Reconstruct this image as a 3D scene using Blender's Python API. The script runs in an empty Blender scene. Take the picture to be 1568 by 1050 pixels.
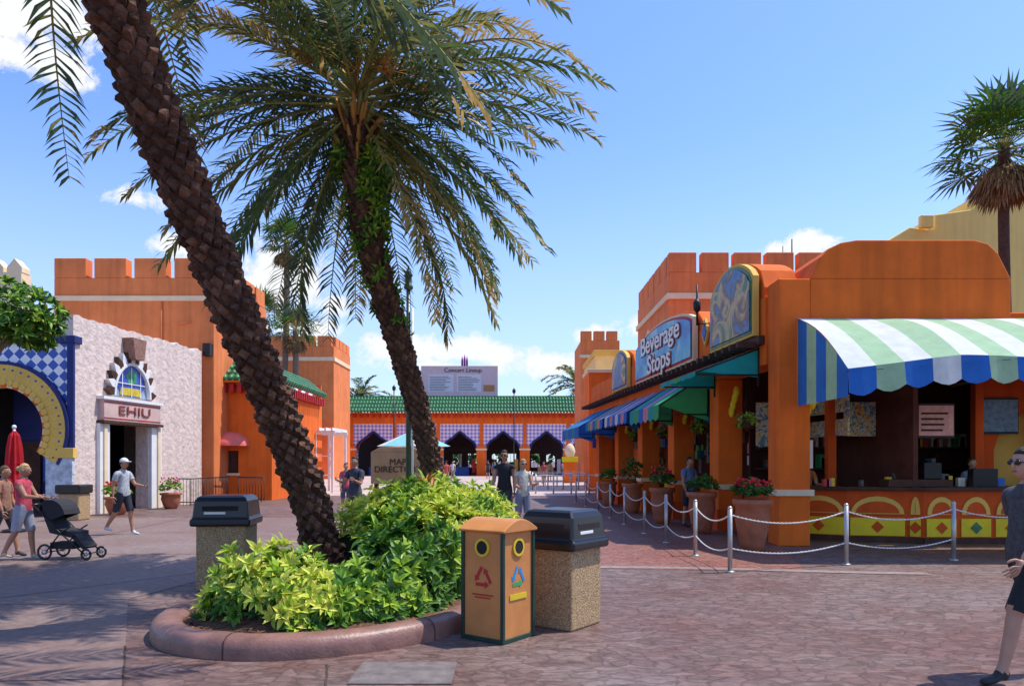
import bpy,bmesh,math,random
from mathutils import Vector,Matrix,noise
R=random.Random(7)
scn=bpy.context.scene
V=Vector
def u(a,b): return R.uniform(a,b)
# ---------------------------------------------------------------- materials
MC={}
def mat(name,col,rough=.75,var=.12,scale=2.0,bump=0.0,bscale=25,metal=0,trans=0,spec=.3,streak=0,det=4):
    if name in MC: return MC[name]
    m=bpy.data.materials.new(name); m.use_nodes=True
    nt=m.node_tree; N=nt.nodes; L=nt.links
    b=N['Principled BSDF']; b.inputs['Roughness'].default_value=rough
    b.inputs['Metallic'].default_value=metal
    b.inputs['Specular IOR Level'].default_value=spec
    g=N.new('ShaderNodeNewGeometry')
    n=N.new('ShaderNodeTexNoise'); n.inputs['Scale'].default_value=scale; n.inputs['Detail'].default_value=det
    n.inputs['Roughness'].default_value=.65
    L.new(g.outputs['Position'],n.inputs['Vector'])
    r=N.new('ShaderNodeValToRGB')
    c=col
    r.color_ramp.elements[0].position=.3; r.color_ramp.elements[1].position=.7
    r.color_ramp.elements[0].color=(c[0]*(1-var),c[1]*(1-var),c[2]*(1-var),1)
    r.color_ramp.elements[1].color=(min(1,c[0]*(1+var)),min(1,c[1]*(1+var)),min(1,c[2]*(1+var)),1)
    L.new(n.outputs['Fac'],r.inputs['Fac'])
    out=r.outputs['Color']
    if streak>0:
        mp=N.new('ShaderNodeMapping'); mp.inputs['Scale'].default_value=(3,3,.25)
        L.new(g.outputs['Position'],mp.inputs['Vector'])
        n2=N.new('ShaderNodeTexNoise'); n2.inputs['Scale'].default_value=1.5; n2.inputs['Detail'].default_value=4
        L.new(mp.outputs['Vector'],n2.inputs['Vector'])
        r2=N.new('ShaderNodeValToRGB'); r2.color_ramp.elements[0].position=.35; r2.color_ramp.elements[1].position=.6
        k=1-streak
        r2.color_ramp.elements[0].color=(k,k,k,1); r2.color_ramp.elements[1].color=(1,1,1,1)
        L.new(n2.outputs['Fac'],r2.inputs['Fac'])
        mx=N.new('ShaderNodeMix'); mx.data_type='RGBA'; mx.blend_type='MULTIPLY'; mx.inputs[0].default_value=1
        L.new(out,mx.inputs[6]); L.new(r2.outputs['Color'],mx.inputs[7]); out=mx.outputs[2]
    L.new(out,b.inputs['Base Color'])
    if bump>0:
        n3=N.new('ShaderNodeTexNoise'); n3.inputs['Scale'].default_value=bscale; n3.inputs['Detail'].default_value=4
        L.new(g.outputs['Position'],n3.inputs['Vector'])
        bp=N.new('ShaderNodeBump'); bp.inputs['Strength'].default_value=bump; bp.inputs['Distance'].default_value=.05
        L.new(n3.outputs['Fac'],bp.inputs['Height']); L.new(bp.outputs['Normal'],b.inputs['Normal'])
    if trans>0:
        t=N.new('ShaderNodeBsdfTranslucent'); L.new(out,t.inputs['Color'])
        mxs=N.new('ShaderNodeMixShader'); mxs.inputs[0].default_value=trans
        L.new(b.outputs[0],mxs.inputs[1]); L.new(t.outputs[0],mxs.inputs[2])
        L.new(mxs.outputs[0],N['Material Output'].inputs['Surface'])
    MC[name]=m; return m
ORG=mat('orange_stucco',(.82,.155,.016),.85,.13,1.0,.12,30,streak=.16)
ORG2=mat('terracotta_stucco',(.78,.225,.07),.85,.12,1.0,.14,24,streak=.16)
ORGD=mat('deep_orange_stucco',(.66,.095,.014),.85,.14,1.2,.12,30,streak=.15)
CREAM=mat('cream_trim',(.78,.62,.40),.8,.08)
YEL=mat('yellow_plaster',(.76,.48,.10),.8,.1,1,.1)
YPAINT=mat('yellow_paint',(.78,.58,.02),.6,.12)
WSTUC=mat('white_rough_stucco',(.72,.58,.50),.9,.12,4,.9,6,streak=.1)
WHITE=mat('white_paint',(.78,.77,.74),.6,.06)
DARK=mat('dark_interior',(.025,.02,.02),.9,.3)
BROWN=mat('dark_wood',(.07,.03,.018),.7,.3,6)
NAVY=mat('navy_paint',(.02,.03,.14),.6,.2)
BLUE=mat('blue_paint',(.03,.12,.42),.5,.15)
BLACK=mat('black_plastic',(.012,.012,.014),.28,.2,spec=.5)
BMET=mat('black_metal',(.02,.02,.02),.45,.2)
STEEL=mat('brushed_steel',(.55,.55,.56),.3,.1,metal=.9)
RED=mat('red_paint',(.5,.03,.03),.6,.15)
PINKA=mat('coral_canvas',(.75,.17,.13),.8,.1)
TERRA=mat('terracotta_pot',(.42,.14,.07),.8,.2,5,.1)
SOIL=mat('mulch_soil',(.16,.08,.045),.95,.5,25,1.0,40)
# ---------------------------------------------------------------- mesh builder
class MB:
    def __init__(s,M=None): s.v=[];s.f=[];s.m=[];s.sm=[];s.mats=[];s.M=M
    def mi(s,m):
        if m not in s.mats: s.mats.append(m)
        return s.mats.index(m)
    def add(s,vs,fs,m,smooth=False):
        o=len(s.v)
        if s.M is not None: vs=[s.M@V(p) for p in vs]
        s.v.extend([tuple(p) for p in vs]); k=s.mi(m)
        for f in fs: s.f.append([i+o for i in f]); s.m.append(k); s.sm.append(smooth)
    def box(s,x0,x1,y0,y1,z0,z1,m):
        vs=[(x0,y0,z0),(x1,y0,z0),(x1,y1,z0),(x0,y1,z0),(x0,y0,z1),(x1,y0,z1),(x1,y1,z1),(x0,y1,z1)]
        s.add(vs,[(0,3,2,1),(4,5,6,7),(0,1,5,4),(1,2,6,5),(2,3,7,6),(3,0,4,7)],m)
    def prism(s,poly,y0,y1,m,smooth=False):   # poly in x,z
        n=len(poly)
        vs=[(p[0],y0,p[1]) for p in poly]+[(p[0],y1,p[1]) for p in poly]
        s.add(vs,[list(range(n)),list(range(2*n-1,n-1,-1))]+[(i,i+n,(i+1)%n+n,(i+1)%n) for i in range(n)],m,smooth)
    def tube(s,pts,rad,n,m,smooth=True,caps=True):
        pts=[V(p) for p in pts]
        if not isinstance(rad,(list,tuple)): rad=[rad]*len(pts)
        vs=[];fs=[]
        ref=None
        for i,p in enumerate(pts):
            t=(pts[min(i+1,len(pts)-1)]-pts[max(i-1,0)])
            if t.length<1e-6: t=V((0,0,1))
            t.normalize()
            if ref is None:
                ref=V((1,0,0)) if abs(t.x)<.8 else V((0,1,0))
            a=(ref-t*ref.dot(t)).normalized(); b=t.cross(a); ref=a
            for k in range(n):
                an=2*math.pi*k/n
                vs.append(p+(a*math.cos(an)+b*math.sin(an))*rad[i])
        for i in range(len(pts)-1):
            for k in range(n):
                fs.append((i*n+k,i*n+(k+1)%n,(i+1)*n+(k+1)%n,(i+1)*n+k))
        if caps:
            fs.append(list(range(n-1,-1,-1))); fs.append([len(pts)*n-n+k for k in range(n)])
        s.add(vs,fs,m,smooth)
    def cyl(s,p0,p1,r0,r1,n,m): s.tube([p0,p1],[r0,r1],n,m)
    def lathe(s,c,prof,n,m,smooth=True):
        vs=[];fs=[]
        for r,z in prof:
            for k in range(n):
                a=2*math.pi*k/n; vs.append((c[0]+r*math.cos(a),c[1]+r*math.sin(a),c[2]+z))
        for i in range(len(prof)-1):
            for k in range(n): fs.append((i*n+k,i*n+(k+1)%n,(i+1)*n+(k+1)%n,(i+1)*n+k))
        fs.append(list(range(n-1,-1,-1))); fs.append([(len(prof)-1)*n+k for k in range(n)])
        s.add(vs,fs,m,smooth)
    def sph(s,c,r,m,nu=14,nv=9,fn=None):
        if not isinstance(r,(tuple,list)): r=(r,r,r)
        vs=[];fs=[]
        for j in range(nv+1):
            ph=-math.pi/2+math.pi*j/nv
            for i in range(nu):
                a=2*math.pi*i/nu
                p=V((math.cos(ph)*math.cos(a)*r[0],math.cos(ph)*math.sin(a)*r[1],math.sin(ph)*r[2]))
                if fn: p=fn(p)
                vs.append(p+V(c))
        for j in range(nv):
            for i in range(nu): fs.append((j*nu+i,j*nu+(i+1)%nu,(j+1)*nu+(i+1)%nu,(j+1)*nu+i))
        s.add(vs,fs,m,True)
    def merge(s,q,M=None):
        o=len(s.v); s.v+=[tuple(M@V(p)) if M is not None else p for p in q.v]
        for ff,mm,ss in zip(q.f,q.m,q.sm): s.f.append([x+o for x in ff]);s.m.append(s.mi(q.mats[mm]));s.sm.append(ss)
    def archwall(s,x0,x1,z0,z1,y0,y1,ops,m,soff=None,seg=14):
        soff=soff or m
        ops=sorted(ops); x=x0
        for cx,hw,sp,ri,kind,sill in ops:
            if cx-hw>x+1e-4: s.box(x,cx-hw,y0,y1,z0,z1,m)
            pr=[]
            for i in range(seg+1):
                t=-1+2*i/seg; a=abs(t)
                if kind=='round': h=math.sqrt(max(0,1-a*a))
                elif kind=='ogee': h=(.72*math.sqrt(max(0,1-a*a))+.28*max(0,1-a*2.2)**1.0)
                else: h=0
                pr.append((cx+t*hw,sp+ri*h))
            vs=[];fs=[];fs2=[]
            for (px,pz) in pr: vs+= [(px,y0,pz),(px,y0,z1),(px,y1,z1),(px,y1,pz)]
            for i in range(seg):
                a=i*4;b=a+4
                fs+=[(a,b,b+1,a+1),(a+1,b+1,b+2,a+2),(a+2,b+2,b+3,a+3)]; fs2.append((a+3,b+3,b,a))
            s.add(vs,fs,m); s.add(vs,fs2,soff)
            if sill>z0: s.box(cx-hw,cx+hw,y0,y1,z0,sill,m)
            x=cx+hw
        if x<x1-1e-4: s.box(x,x1,y0,y1,z0,z1,m)
    def obj(s,name,parent=None,bevel=0,seg=2):
        me=bpy.data.meshes.new(name); me.from_pydata(s.v,[],s.f)
        for m in s.mats: me.materials.append(m)
        me.polygons.foreach_set('material_index',s.m); me.polygons.foreach_set('use_smooth',s.sm)
        me.update()
        o=bpy.data.objects.new(name,me); scn.collection.objects.link(o)
        if bevel:
            b=o.modifiers.new('bevel','BEVEL'); b.width=bevel; b.segments=seg; b.limit_method='ANGLE'; b.angle_limit=math.radians(40)
        if parent: o.parent=parent
        return o
def E(name):
    e=bpy.data.objects.new(name,None); scn.collection.objects.link(e); return e
def text(body,size,M,m,parent,name='lettering',ext=.01,align='CENTER',sx=1,bold=0):
    c=bpy.data.curves.new(name,'FONT'); c.body=body; c.size=size; c.extrude=ext; c.align_x=align; c.align_y='CENTER'; c.offset=bold
    c.space_line=.85
    c.materials.append(m); o=bpy.data.objects.new(name,c); scn.collection.objects.link(o)
    o.matrix_world=M@Matrix.Diagonal((sx,1,1,1)); o.parent=parent; return o
def frame(o,x,y,z=(0,0,1)):
    x=V(x).normalized(); y=V(y).normalized(); z=V(z)
    M=Matrix.Identity(4)
    for i in range(3): M[i][0]=x[i];M[i][1]=y[i];M[i][2]=z[i];M[i][3]=o[i]
    return M
def tframe(o,right,out): return frame(o,right,(0,0,1),V(out).normalized())
# ---------------------------------------------------------------- world / sun / camera
SUN=V((.43,.10,.89)).normalized()
el=math.asin(SUN.z); azn=math.atan2(SUN.x,SUN.y)
w=bpy.data.worlds.new("World"); scn.world=w; w.use_nodes=True
N=w.node_tree.nodes; L=w.node_tree.links; bg=N['Background']
sky=N.new('ShaderNodeTexSky'); sky.sky_type='NISHITA'; sky.sun_disc=False
sky.sun_elevation=el; sky.sun_rotation=azn; sky.air_density=1.0; sky.dust_density=.7; sky.ozone_density=1.5
bg.inputs['Strength'].default_value=.15
tint=N.new('ShaderNodeMix'); tint.data_type='RGBA'; tint.blend_type='MULTIPLY'; tint.inputs[0].default_value=1; tint.inputs[7].default_value=(1.10,1.34,1.86,1)
L.new(sky.outputs[0],tint.inputs[6])
tc=N.new('ShaderNodeTexCoord')
nz=N.new('ShaderNodeTexNoise'); nz.inputs['Scale'].default_value=22; nz.inputs['Detail'].default_value=9; nz.inputs['Roughness'].default_value=.68; nz.inputs['Distortion'].default_value=.4
L.new(tc.outputs['Generated'],nz.inputs['Vector'])
acc=None
def cdir(x,y): return V(((x-784)/1150,1,(706-y)/1150)).normalized()
for (x,y,wd,ht,st) in [(60,22,80,42,.85),(85,97,48,26,.85),(10,82,42,20,.8),(207,305,42,17,.8),(420,425,85,50,.95),(275,380,55,18,.9),(475,505,50,24,.85),(745,540,90,24,.9),(845,556,75,20,.9),(512,468,38,17,.85),(615,532,65,24,.85),(1236,376,45,17,.9),(905,512,50,16,.8),(1195,382,35,14,.85),(1000,500,90,20,.5),(700,560,160,14,.6)]:
    sub=N.new('ShaderNodeVectorMath'); sub.operation='SUBTRACT'; sub.inputs[1].default_value=cdir(x,y)
    L.new(tc.outputs['Generated'],sub.inputs[0])
    mu=N.new('ShaderNodeVectorMath'); mu.operation='MULTIPLY'; mu.inputs[1].default_value=(1150/wd,1150/wd,1150/ht)
    L.new(sub.outputs[0],mu.inputs[0])
    le=N.new('ShaderNodeVectorMath'); le.operation='LENGTH'; L.new(mu.outputs[0],le.inputs[0])
    mr=N.new('ShaderNodeMapRange'); mr.inputs[1].default_value=0; mr.inputs[2].default_value=1.5; mr.inputs[3].default_value=st*.62; mr.inputs[4].default_value=0
    L.new(le.outputs['Value'],mr.inputs[0])
    if acc is None: acc=mr.outputs[0]
    else:
        mx=N.new('ShaderNodeMath'); mx.operation='MAXIMUM'; L.new(acc,mx.inputs[0]); L.new(mr.outputs[0],mx.inputs[1]); acc=mx.outputs[0]
n2=N.new('ShaderNodeMath'); n2.operation='MULTIPLY'; n2.inputs[1].default_value=1.25; L.new(nz.outputs['Fac'],n2.inputs[0])
ad=N.new('ShaderNodeMath'); ad.operation='ADD'; L.new(acc,ad.inputs[0]); L.new(n2.outputs[0],ad.inputs[1])
cr=N.new('ShaderNodeValToRGB'); cr.color_ramp.elements[0].position=.80; cr.color_ramp.elements[1].position=1.0
L.new(ad.outputs[0],cr.inputs['Fac'])
n3=N.new('ShaderNodeMath'); n3.operation='SUBTRACT'; n3.use_clamp=True; L.new(cr.outputs['Color'],n3.inputs[0]); 
m0=N.new('ShaderNodeMapRange'); m0.inputs[1].default_value=0; m0.inputs[2].default_value=.04; m0.inputs[3].default_value=1; m0.inputs[4].default_value=0; L.new(acc,m0.inputs[0]); L.new(m0.outputs[0],n3.inputs[1])
# the air near the horizon is whiter (haze)
sx_=N.new('ShaderNodeSeparateXYZ'); L.new(tc.outputs['Generated'],sx_.inputs[0])
hz=N.new('ShaderNodeMapRange'); hz.interpolation_type='SMOOTHSTEP'; hz.inputs[1].default_value=.0; hz.inputs[2].default_value=.42; hz.inputs[3].default_value=.62; hz.inputs[4].default_value=0; L.new(sx_.outputs[2],hz.inputs[0])
hm_=N.new('ShaderNodeMix'); hm_.data_type='RGBA'; L.new(hz.outputs[0],hm_.inputs[0]); L.new(tint.outputs[2],hm_.inputs[6]); hm_.inputs[7].default_value=(4.9,5.9,6.6,1)
mix=N.new('ShaderNodeMix'); mix.data_type='RGBA'
L.new(n3.outputs[0],mix.inputs[0]); L.new(hm_.outputs[2],mix.inputs[6]); mix.inputs[7].default_value=(6.6,6.7,6.9,1)
L.new(mix.outputs[2],bg.inputs['Color'])
sl=bpy.data.lights.new('sun','SUN'); sl.energy=5.0; sl.angle=math.radians(.5); sl.color=(1,.95,.87)
so=bpy.data.objects.new('sun',sl); scn.collection.objects.link(so); so.rotation_euler=(-SUN).to_track_quat('-Z','Y').to_euler(); so.location=SUN*60
cam=bpy.data.cameras.new('camera'); co=bpy.data.objects.new('camera',cam); scn.collection.objects.link(co)
co.location=(0,0,1.65); co.rotation_euler=(math.pi/2,0,0); cam.sensor_width=36; cam.lens=36*1150/1568; cam.shift_y=181/1568; cam.clip_end=6000; cam.clip_start=.1
scn.camera=co
scn.view_settings.view_transform='Standard'; scn.view_settings.look='None'; scn.view_settings.exposure=0
# ---------------------------------------------------------------- ground
def paving(name,c1,c2,vs,rough=.6,big=.25,joint=.02,bump=.35,jd=.62):
    m=bpy.data.materials.new(name); m.use_nodes=True; N=m.node_tree.nodes; L=m.node_tree.links; b=N['Principled BSDF']
    g=N.new('ShaderNodeNewGeometry')
    wn=N.new('ShaderNodeTexNoise'); wn.inputs['Scale'].default_value=2.3; wn.inputs['Detail'].default_value=3
    L.new(g.outputs['Position'],wn.inputs['Vector'])
    sc=N.new('ShaderNodeVectorMath'); sc.operation='SCALE'; sc.inputs['Scale'].default_value=.35; L.new(wn.outputs['Color'],sc.inputs[0])
    wa=N.new('ShaderNodeVectorMath'); wa.operation='ADD'; L.new(g.outputs['Position'],wa.inputs[0]); L.new(sc.outputs[0],wa.inputs[1])
    mp=N.new('ShaderNodeMapping'); mp.inputs['Rotation'].default_value=(0,0,.5); mp.inputs['Scale'].default_value=(1,1.9,1); L.new(wa.outputs[0],mp.inputs[0])
    vo=N.new('ShaderNodeTexVoronoi'); vo.feature='DISTANCE_TO_EDGE'; vo.inputs['Scale'].default_value=vs; L.new(mp.outputs[0],vo.inputs['Vector'])
    vc=N.new('ShaderNodeTexVoronoi'); vc.inputs['Scale'].default_value=vs; L.new(mp.outputs[0],vc.inputs['Vector'])
    n1=N.new('ShaderNodeTexNoise'); n1.inputs['Scale'].default_value=big; n1.inputs['Detail'].default_value=8; n1.inputs['Roughness'].default_value=.7; L.new(g.outputs['Position'],n1.inputs['Vector'])
    r1=N.new('ShaderNodeValToRGB'); r1.color_ramp.elements[0].position=.38; r1.color_ramp.elements[1].position=.62
    r1.color_ramp.elements[0].color=(*c1,1); r1.color_ramp.elements[1].color=(*c2,1); L.new(n1.outputs['Fac'],r1.inputs['Fac'])
    n2=N.new('ShaderNodeTexNoise'); n2.inputs['Scale'].default_value=9; n2.inputs['Detail'].default_value=10; n2.inputs['Roughness'].default_value=.78; L.new(g.outputs['Position'],n2.inputs['Vector'])
    r2=N.new('ShaderNodeValToRGB'); r2.color_ramp.elements[0].position=.3; r2.color_ramp.elements[1].position=.7
    r2.color_ramp.elements[0].color=(.58,.58,.58,1); r2.color_ramp.elements[1].color=(1.4,1.4,1.4,1); L.new(n2.outputs['Fac'],r2.inputs['Fac'])
    def mul(a,bb,f=1):
        x=N.new('ShaderNodeMix'); x.data_type='RGBA'; x.blend_type='MULTIPLY'; x.inputs[0].default_value=f
        L.new(a,x.inputs[6]); L.new(bb,x.inputs[7]); return x.outputs[2]
    o=mul(r1.outputs['Color'],r2.outputs['Color'])
    sp=N.new('ShaderNodeSeparateColor'); L.new(vc.outputs['Color'],sp.inputs[0])
    r3=N.new('ShaderNodeValToRGB'); r3.color_ramp.elements[0].color=(.80,.74,.73,1); r3.color_ramp.elements[1].color=(1.18,1.18,1.19,1); L.new(sp.outputs[0],r3.inputs['Fac'])
    o=mul(o,r3.outputs['Color'],1 if joint>.01 else .25)
    r4=N.new('ShaderNodeValToRGB'); r4.color_ramp.elements[0].position=0; r4.color_ramp.elements[1].position=joint*vs*1.2
    r4.color_ramp.elements[0].color=(jd,jd*.98,jd*.98,1); r4.color_ramp.elements[1].color=(1,1,1,1); L.new(vo.outputs['Distance'],r4.inputs['Fac'])
    if joint>.01: o=mul(o,r4.outputs['Color'])
    L.new(o,b.inputs['Base Color'])
    rr=N.new('ShaderNodeMapRange'); rr.inputs[3].default_value=rough-.18; rr.inputs[4].default_value=rough+.2; L.new(n1.outputs['Fac'],rr.inputs[0]); L.new(rr.outputs[0],b.inputs['Roughness'])
    b.inputs['Specular IOR Level'].default_value=.35
    hs=N.new('ShaderNodeMath'); hs.operation='ADD'; L.new(r4.outputs['Color'],hs.inputs[0])
    if joint<=.01: L.remove(hs.inputs[0].links[0])
    h2=N.new('ShaderNodeMath'); h2.operation='MULTIPLY'; h2.inputs[1].default_value=.7; L.new(n2.outputs['Fac'],h2.inputs[0]); L.new(h2.outputs[0],hs.inputs[1])
    bp=N.new('ShaderNodeBump'); bp.inputs['Strength'].default_value=bump; bp.inputs['Distance'].default_value=.02; L.new(hs.outputs[0],bp.inputs['Height']); L.new(bp.outputs['Normal'],b.inputs['Normal'])
    return m
PAV=paving('stamped_concrete',(.155,.078,.060),(.19,.140,.125),5.0)
PAVL=paving('smooth_concrete',(.19,.115,.092),(.235,.175,.15),1.0,joint=.004,bump=.25)
PAVR=paving('red_brick_paving',(.27,.10,.07),(.30,.15,.11),8)
PAVF=paving('pale_concrete',(.46,.36,.31),(.54,.45,.39),.6,joint=.004,bump=.2)
mb=MB(); mb.add([(-3000,-200,0),(3000,-200,0),(3000,3500,0),(-3000,3500,0)],[(0,1,2,3)],PAV); mb.obj('ground')
mb=MB(); mb.add([(-22,1,.004),(-3.2,1,.004),(-2.6,5,.004),(-4.6,9,.004),(-3.8,13,.004),(-4,22,.004),(-13,22,.004),(-22,22,.004)],[list(range(8))],PAVL); mb.obj('concrete_pavement')
mb=MB(); mb.add([(1.2,11.6,.004),(4.4,11.2,.004),(5.2,14.6,.004),(3.8,34,.004),(1.6,34,.004),(1.9,20,.004)],[list(range(6))],PAVR)
mb.obj('brick_walkway')
mb=MB(); PB=paving('border_concrete',(.25,.18,.155),(.31,.24,.215),.6,joint=.004,bump=.2)
arc=[(.9+5.2*i/20,11.55-.65*math.sin(math.pi*.5*i/20)**2+.12*math.sin(math.pi*i/20)) for i in range(21)]
for a,b in zip(arc[:-1],arc[1:]): mb.add([(a[0],a[1],.008),(b[0],b[1],.008),(b[0],b[1]+.24,.008),(a[0],a[1]+.24,.008)],[(0,1,2,3)],PB)
mb.obj('walkway_border')
mb=MB(); mb.add([(-14,36,.008),(3.6,36,.008),(9,84,.008),(-22,84,.008)],[(0,1,2,3)],PAVF); mb.obj('plaza_paving')
JT=mat('joint_sealant',(.07,.045,.04),.9,.2)
mb=MB()
def strip(a,b,wd=.016,z=.009):
    a=V((*a,z));b=V((*b,z));n=18;pa=None
    d=(b-a).normalized();nn=V((-d.y,d.x,0))
    for i in range(n+1):
        p=a.lerp(b,i/n)+nn*.012*noise.noise(V((i*.7,a.x,a.y)))
        if pa: mb.add([pa-nn*wd/2,p-nn*wd/2,p+nn*wd/2,pa+nn*wd/2],[(0,1,2,3)],JT)
        pa=p
strip((-9,5.2),(-3.6,12.5));strip((-12,9),(-4.6,8.6));strip((-2.6,5.0),(-3.45,6.7));strip((-14,13),(-4,13.4));strip((-1.2,4.8),(-1.5,6.1));strip((-15,17),(-4,17.6));strip((-8.5,9),(-9.5,22));strip((-7.0,5.4),(-2.9,5.7))
mb.obj('pavement_joints')
mb=MB(); mb.box(-1.22,-.45,5.55,6.15,.0,.012,mat('utility_steel',(.17,.14,.13),.75,.3,8,.1,60)); mb.obj('utility_cover',bevel=.004)
# ---------------------------------------------------------------- planter bed
def smooth_loop(pts,it=3):
    pts=[V((*p,0)) for p in pts]
    for _ in range(it):
        q=[]
        for i,p in enumerate(pts):
            n=pts[(i+1)%len(pts)]; q+=[p*.75+n*.25,p*.25+n*.75]
        pts=q
    return pts
BED=smooth_loop([(-3.35,8.6),(-3.6,7.4),(-3.05,6.4),(-1.9,6.1),(-.75,6.75),(-.35,7.6),(.15,8.4),(.75,9.2),(.75,12),(.2,14.6),(-1.5,15.4),(-2.9,14),(-3.0,11)],3)
KERB=mat('kerb_concrete',(.24,.12,.092),.42,.28,5,.12,40,spec=.45)
mb=MB(); n=len(BED); prof=[(0,0),(.0,.09),(.02,.15),(.07,.185),(.14,.195),(.22,.185),(.28,.15),(.29,.05)]
vs=[];fs=[]
cen=sum(BED,V())/n
for i,p in enumerate(BED):
    t=(BED[(i+1)%n]-BED[i-1]).normalized(); inn=V((-t.y,t.x,0))
    if inn.dot(cen-p)<0: inn=-inn
    for a,z in prof: vs.append(p+inn*(a+.006*noise.noise(p*3))+V((0,0,z*(1+.05*noise.noise(p*2.3+V((0,0,z*8))))))) 
k=len(prof)
for i in range(n):
    j=(i+1)%n
    for a in range(k-1): fs.append((i*k+a,j*k+a,j*k+a+1,i*k+a+1))
mb.add(vs,fs,KERB,True)
for i in range(4,n,13):
    p=BED[i];t=(BED[(i+1)%n]-BED[i-1]).normalized(); inn=V((-t.y,t.x,0))
    if inn.dot(cen-p)<0: inn=-inn
    vv=[]
    for a,z in prof:
        for sd in (-1,1): vv.append(p+inn*(a-.003 if a<.2 else a+.003)+t*sd*.006+V((0,0,z+.004)))
    mb.add(vv,[(2*q,2*q+1,2*q+3,2*q+2) for q in range(k-1)],JT)
def inpoly(x,y,poly):
    c=False;m=len(poly)
    for i in range(m):
        a=poly[i];b=poly[i-1]
        if (a.y>y)!=(b.y>y) and x<(b.x-a.x)*(y-a.y)/(b.y-a.y)+a.x: c=not c
    return c
def edged(x,y):
    return min((V((x,y,0))-p).length for p in BED)
def moundz(x,y):
    e=edged(x,y); return .12+.35*min(1,max(0,(e-.3)/1.6))
mb.obj('planter_kerb')
mb=MB()
vs=[];fs=[];idx={}
gx=[-3.7+i*.15 for i in range(32)];gy=[6.0+i*.15 for i in range(65)]
for i,x in enumerate(gx):
    for j,y in enumerate(gy):
        if inpoly(x,y,BED) and edged(x,y)>.12: idx[(i,j)]=len(vs); vs.append((x,y,moundz(x,y)+.03*noise.noise(V((x*5,y*5,0)))))
for (i,j) in idx:
    q=[(i,j),(i+1,j),(i+1,j+1),(i,j+1)]
    if all(a in idx for a in q): fs.append([idx[a] for a in q])
mb.add(vs,fs,SOIL,True)
for i in range(900):
    x=u(-3.5,.6);y=u(6.2,9.5)
    if inpoly(x,y,BED) and .25<edged(x,y)<.75:
        z=moundz(x,y)+.012; a=u(0,3.14);l=u(.015,.04);d=V((math.cos(a),math.sin(a),u(-.4,.4)))*l;s_=V((-math.sin(a),math.cos(a),0))*l*.4;p=V((x,y,z))
        mb.add([p-d-s_,p+d-s_,p+d+s_,p-d+s_],[(0,1,2,3)],R.choice([SOIL,BROWN,TERRA]))
mb.obj('soil_bed')
# ---------------------------------------------------------------- foliage helpers
def leafmat(n,c,tr=.25,rough=.45,var=.25): return mat(n,c,rough,var,12,trans=tr,spec=.35,det=1)
LG=leafmat('leaf_green',(.09,.22,.022)); LD=leafmat('leaf_dark',(.035,.10,.022),.15); LY=leafmat('leaf_yellow_green',(.68,.70,.10),.3); LL=leafmat('leaf_lime',(.36,.52,.05),.3)
def leaf(mb,p,d,up,l,wd,m,curl=.25):
    s=d.cross(up)
    if s.length<1e-3: s=V((1,0,0))
    s.normalize(); nrm=s.cross(d).normalized()
    a=p; b=p+d*l*.38; c=p+d*l*.72-nrm*l*curl*.35; t=p+d*l-nrm*l*curl
    f=nrm*wd*.25
    mb.add([a,b+s*wd*.5+f,b-s*wd*.5+f,b,c+s*wd*.38+f*.7,c-s*wd*.38+f*.7,c,t],
      [(0,1,3),(0,3,2),(1,4,6,3),(3,6,5,2),(4,7,6),(6,7,5)],m)
def rosette(mb,p,out,n,l,wd,mats):
    out=V(out).normalized()
    a=out.orthogonal().normalized(); b=out.cross(a); ph=u(0,6.28)
    for k in range(n):
        an=ph+k*2.4; op=u(.35,1.25)
        d=(out*math.cos(op)+(a*math.cos(an)+b*math.sin(an))*math.sin(op)).normalized()
        leaf(mb,p+d*.01,d,out,l*u(.7,1.15),wd*u(.8,1.2),R.choice(mats),u(.1,.45))
def notrunk(x,y):
    return math.hypot(x+2.38,y-9.25)<.45 or (abs(x+2.15-(9.2-y)*.12)<.42 and 7.6<y<9.3)
def H(x,y):
    e=edged(x,y)-.5
    if e<=0: return 0
    base=.72*min(1,(e/.4))**.5
    front=max(0,min(1,(y-6.6)/2.0))
    h=base*(.62+.36*front)
    h+=.24*noise.noise(V((x*1.7,y*1.7,3)))+.14*noise.noise(V((x*4.5,y*4.5,9)))
    d=math.hypot(x+2.25,(y-8.8)); h-=.6*max(0,1-d/.95)
    d=math.hypot(x+1.95,(y-7.7)); h-=.55*max(0,1-d/.9)
    return max(.08,h)
mb=MB();cnt=0
COREM=mat('shrub_shade_core',(.018,.03,.01),.9,.4,15)  # dark sheet for stems and soil, inner shade put into its colour
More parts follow.
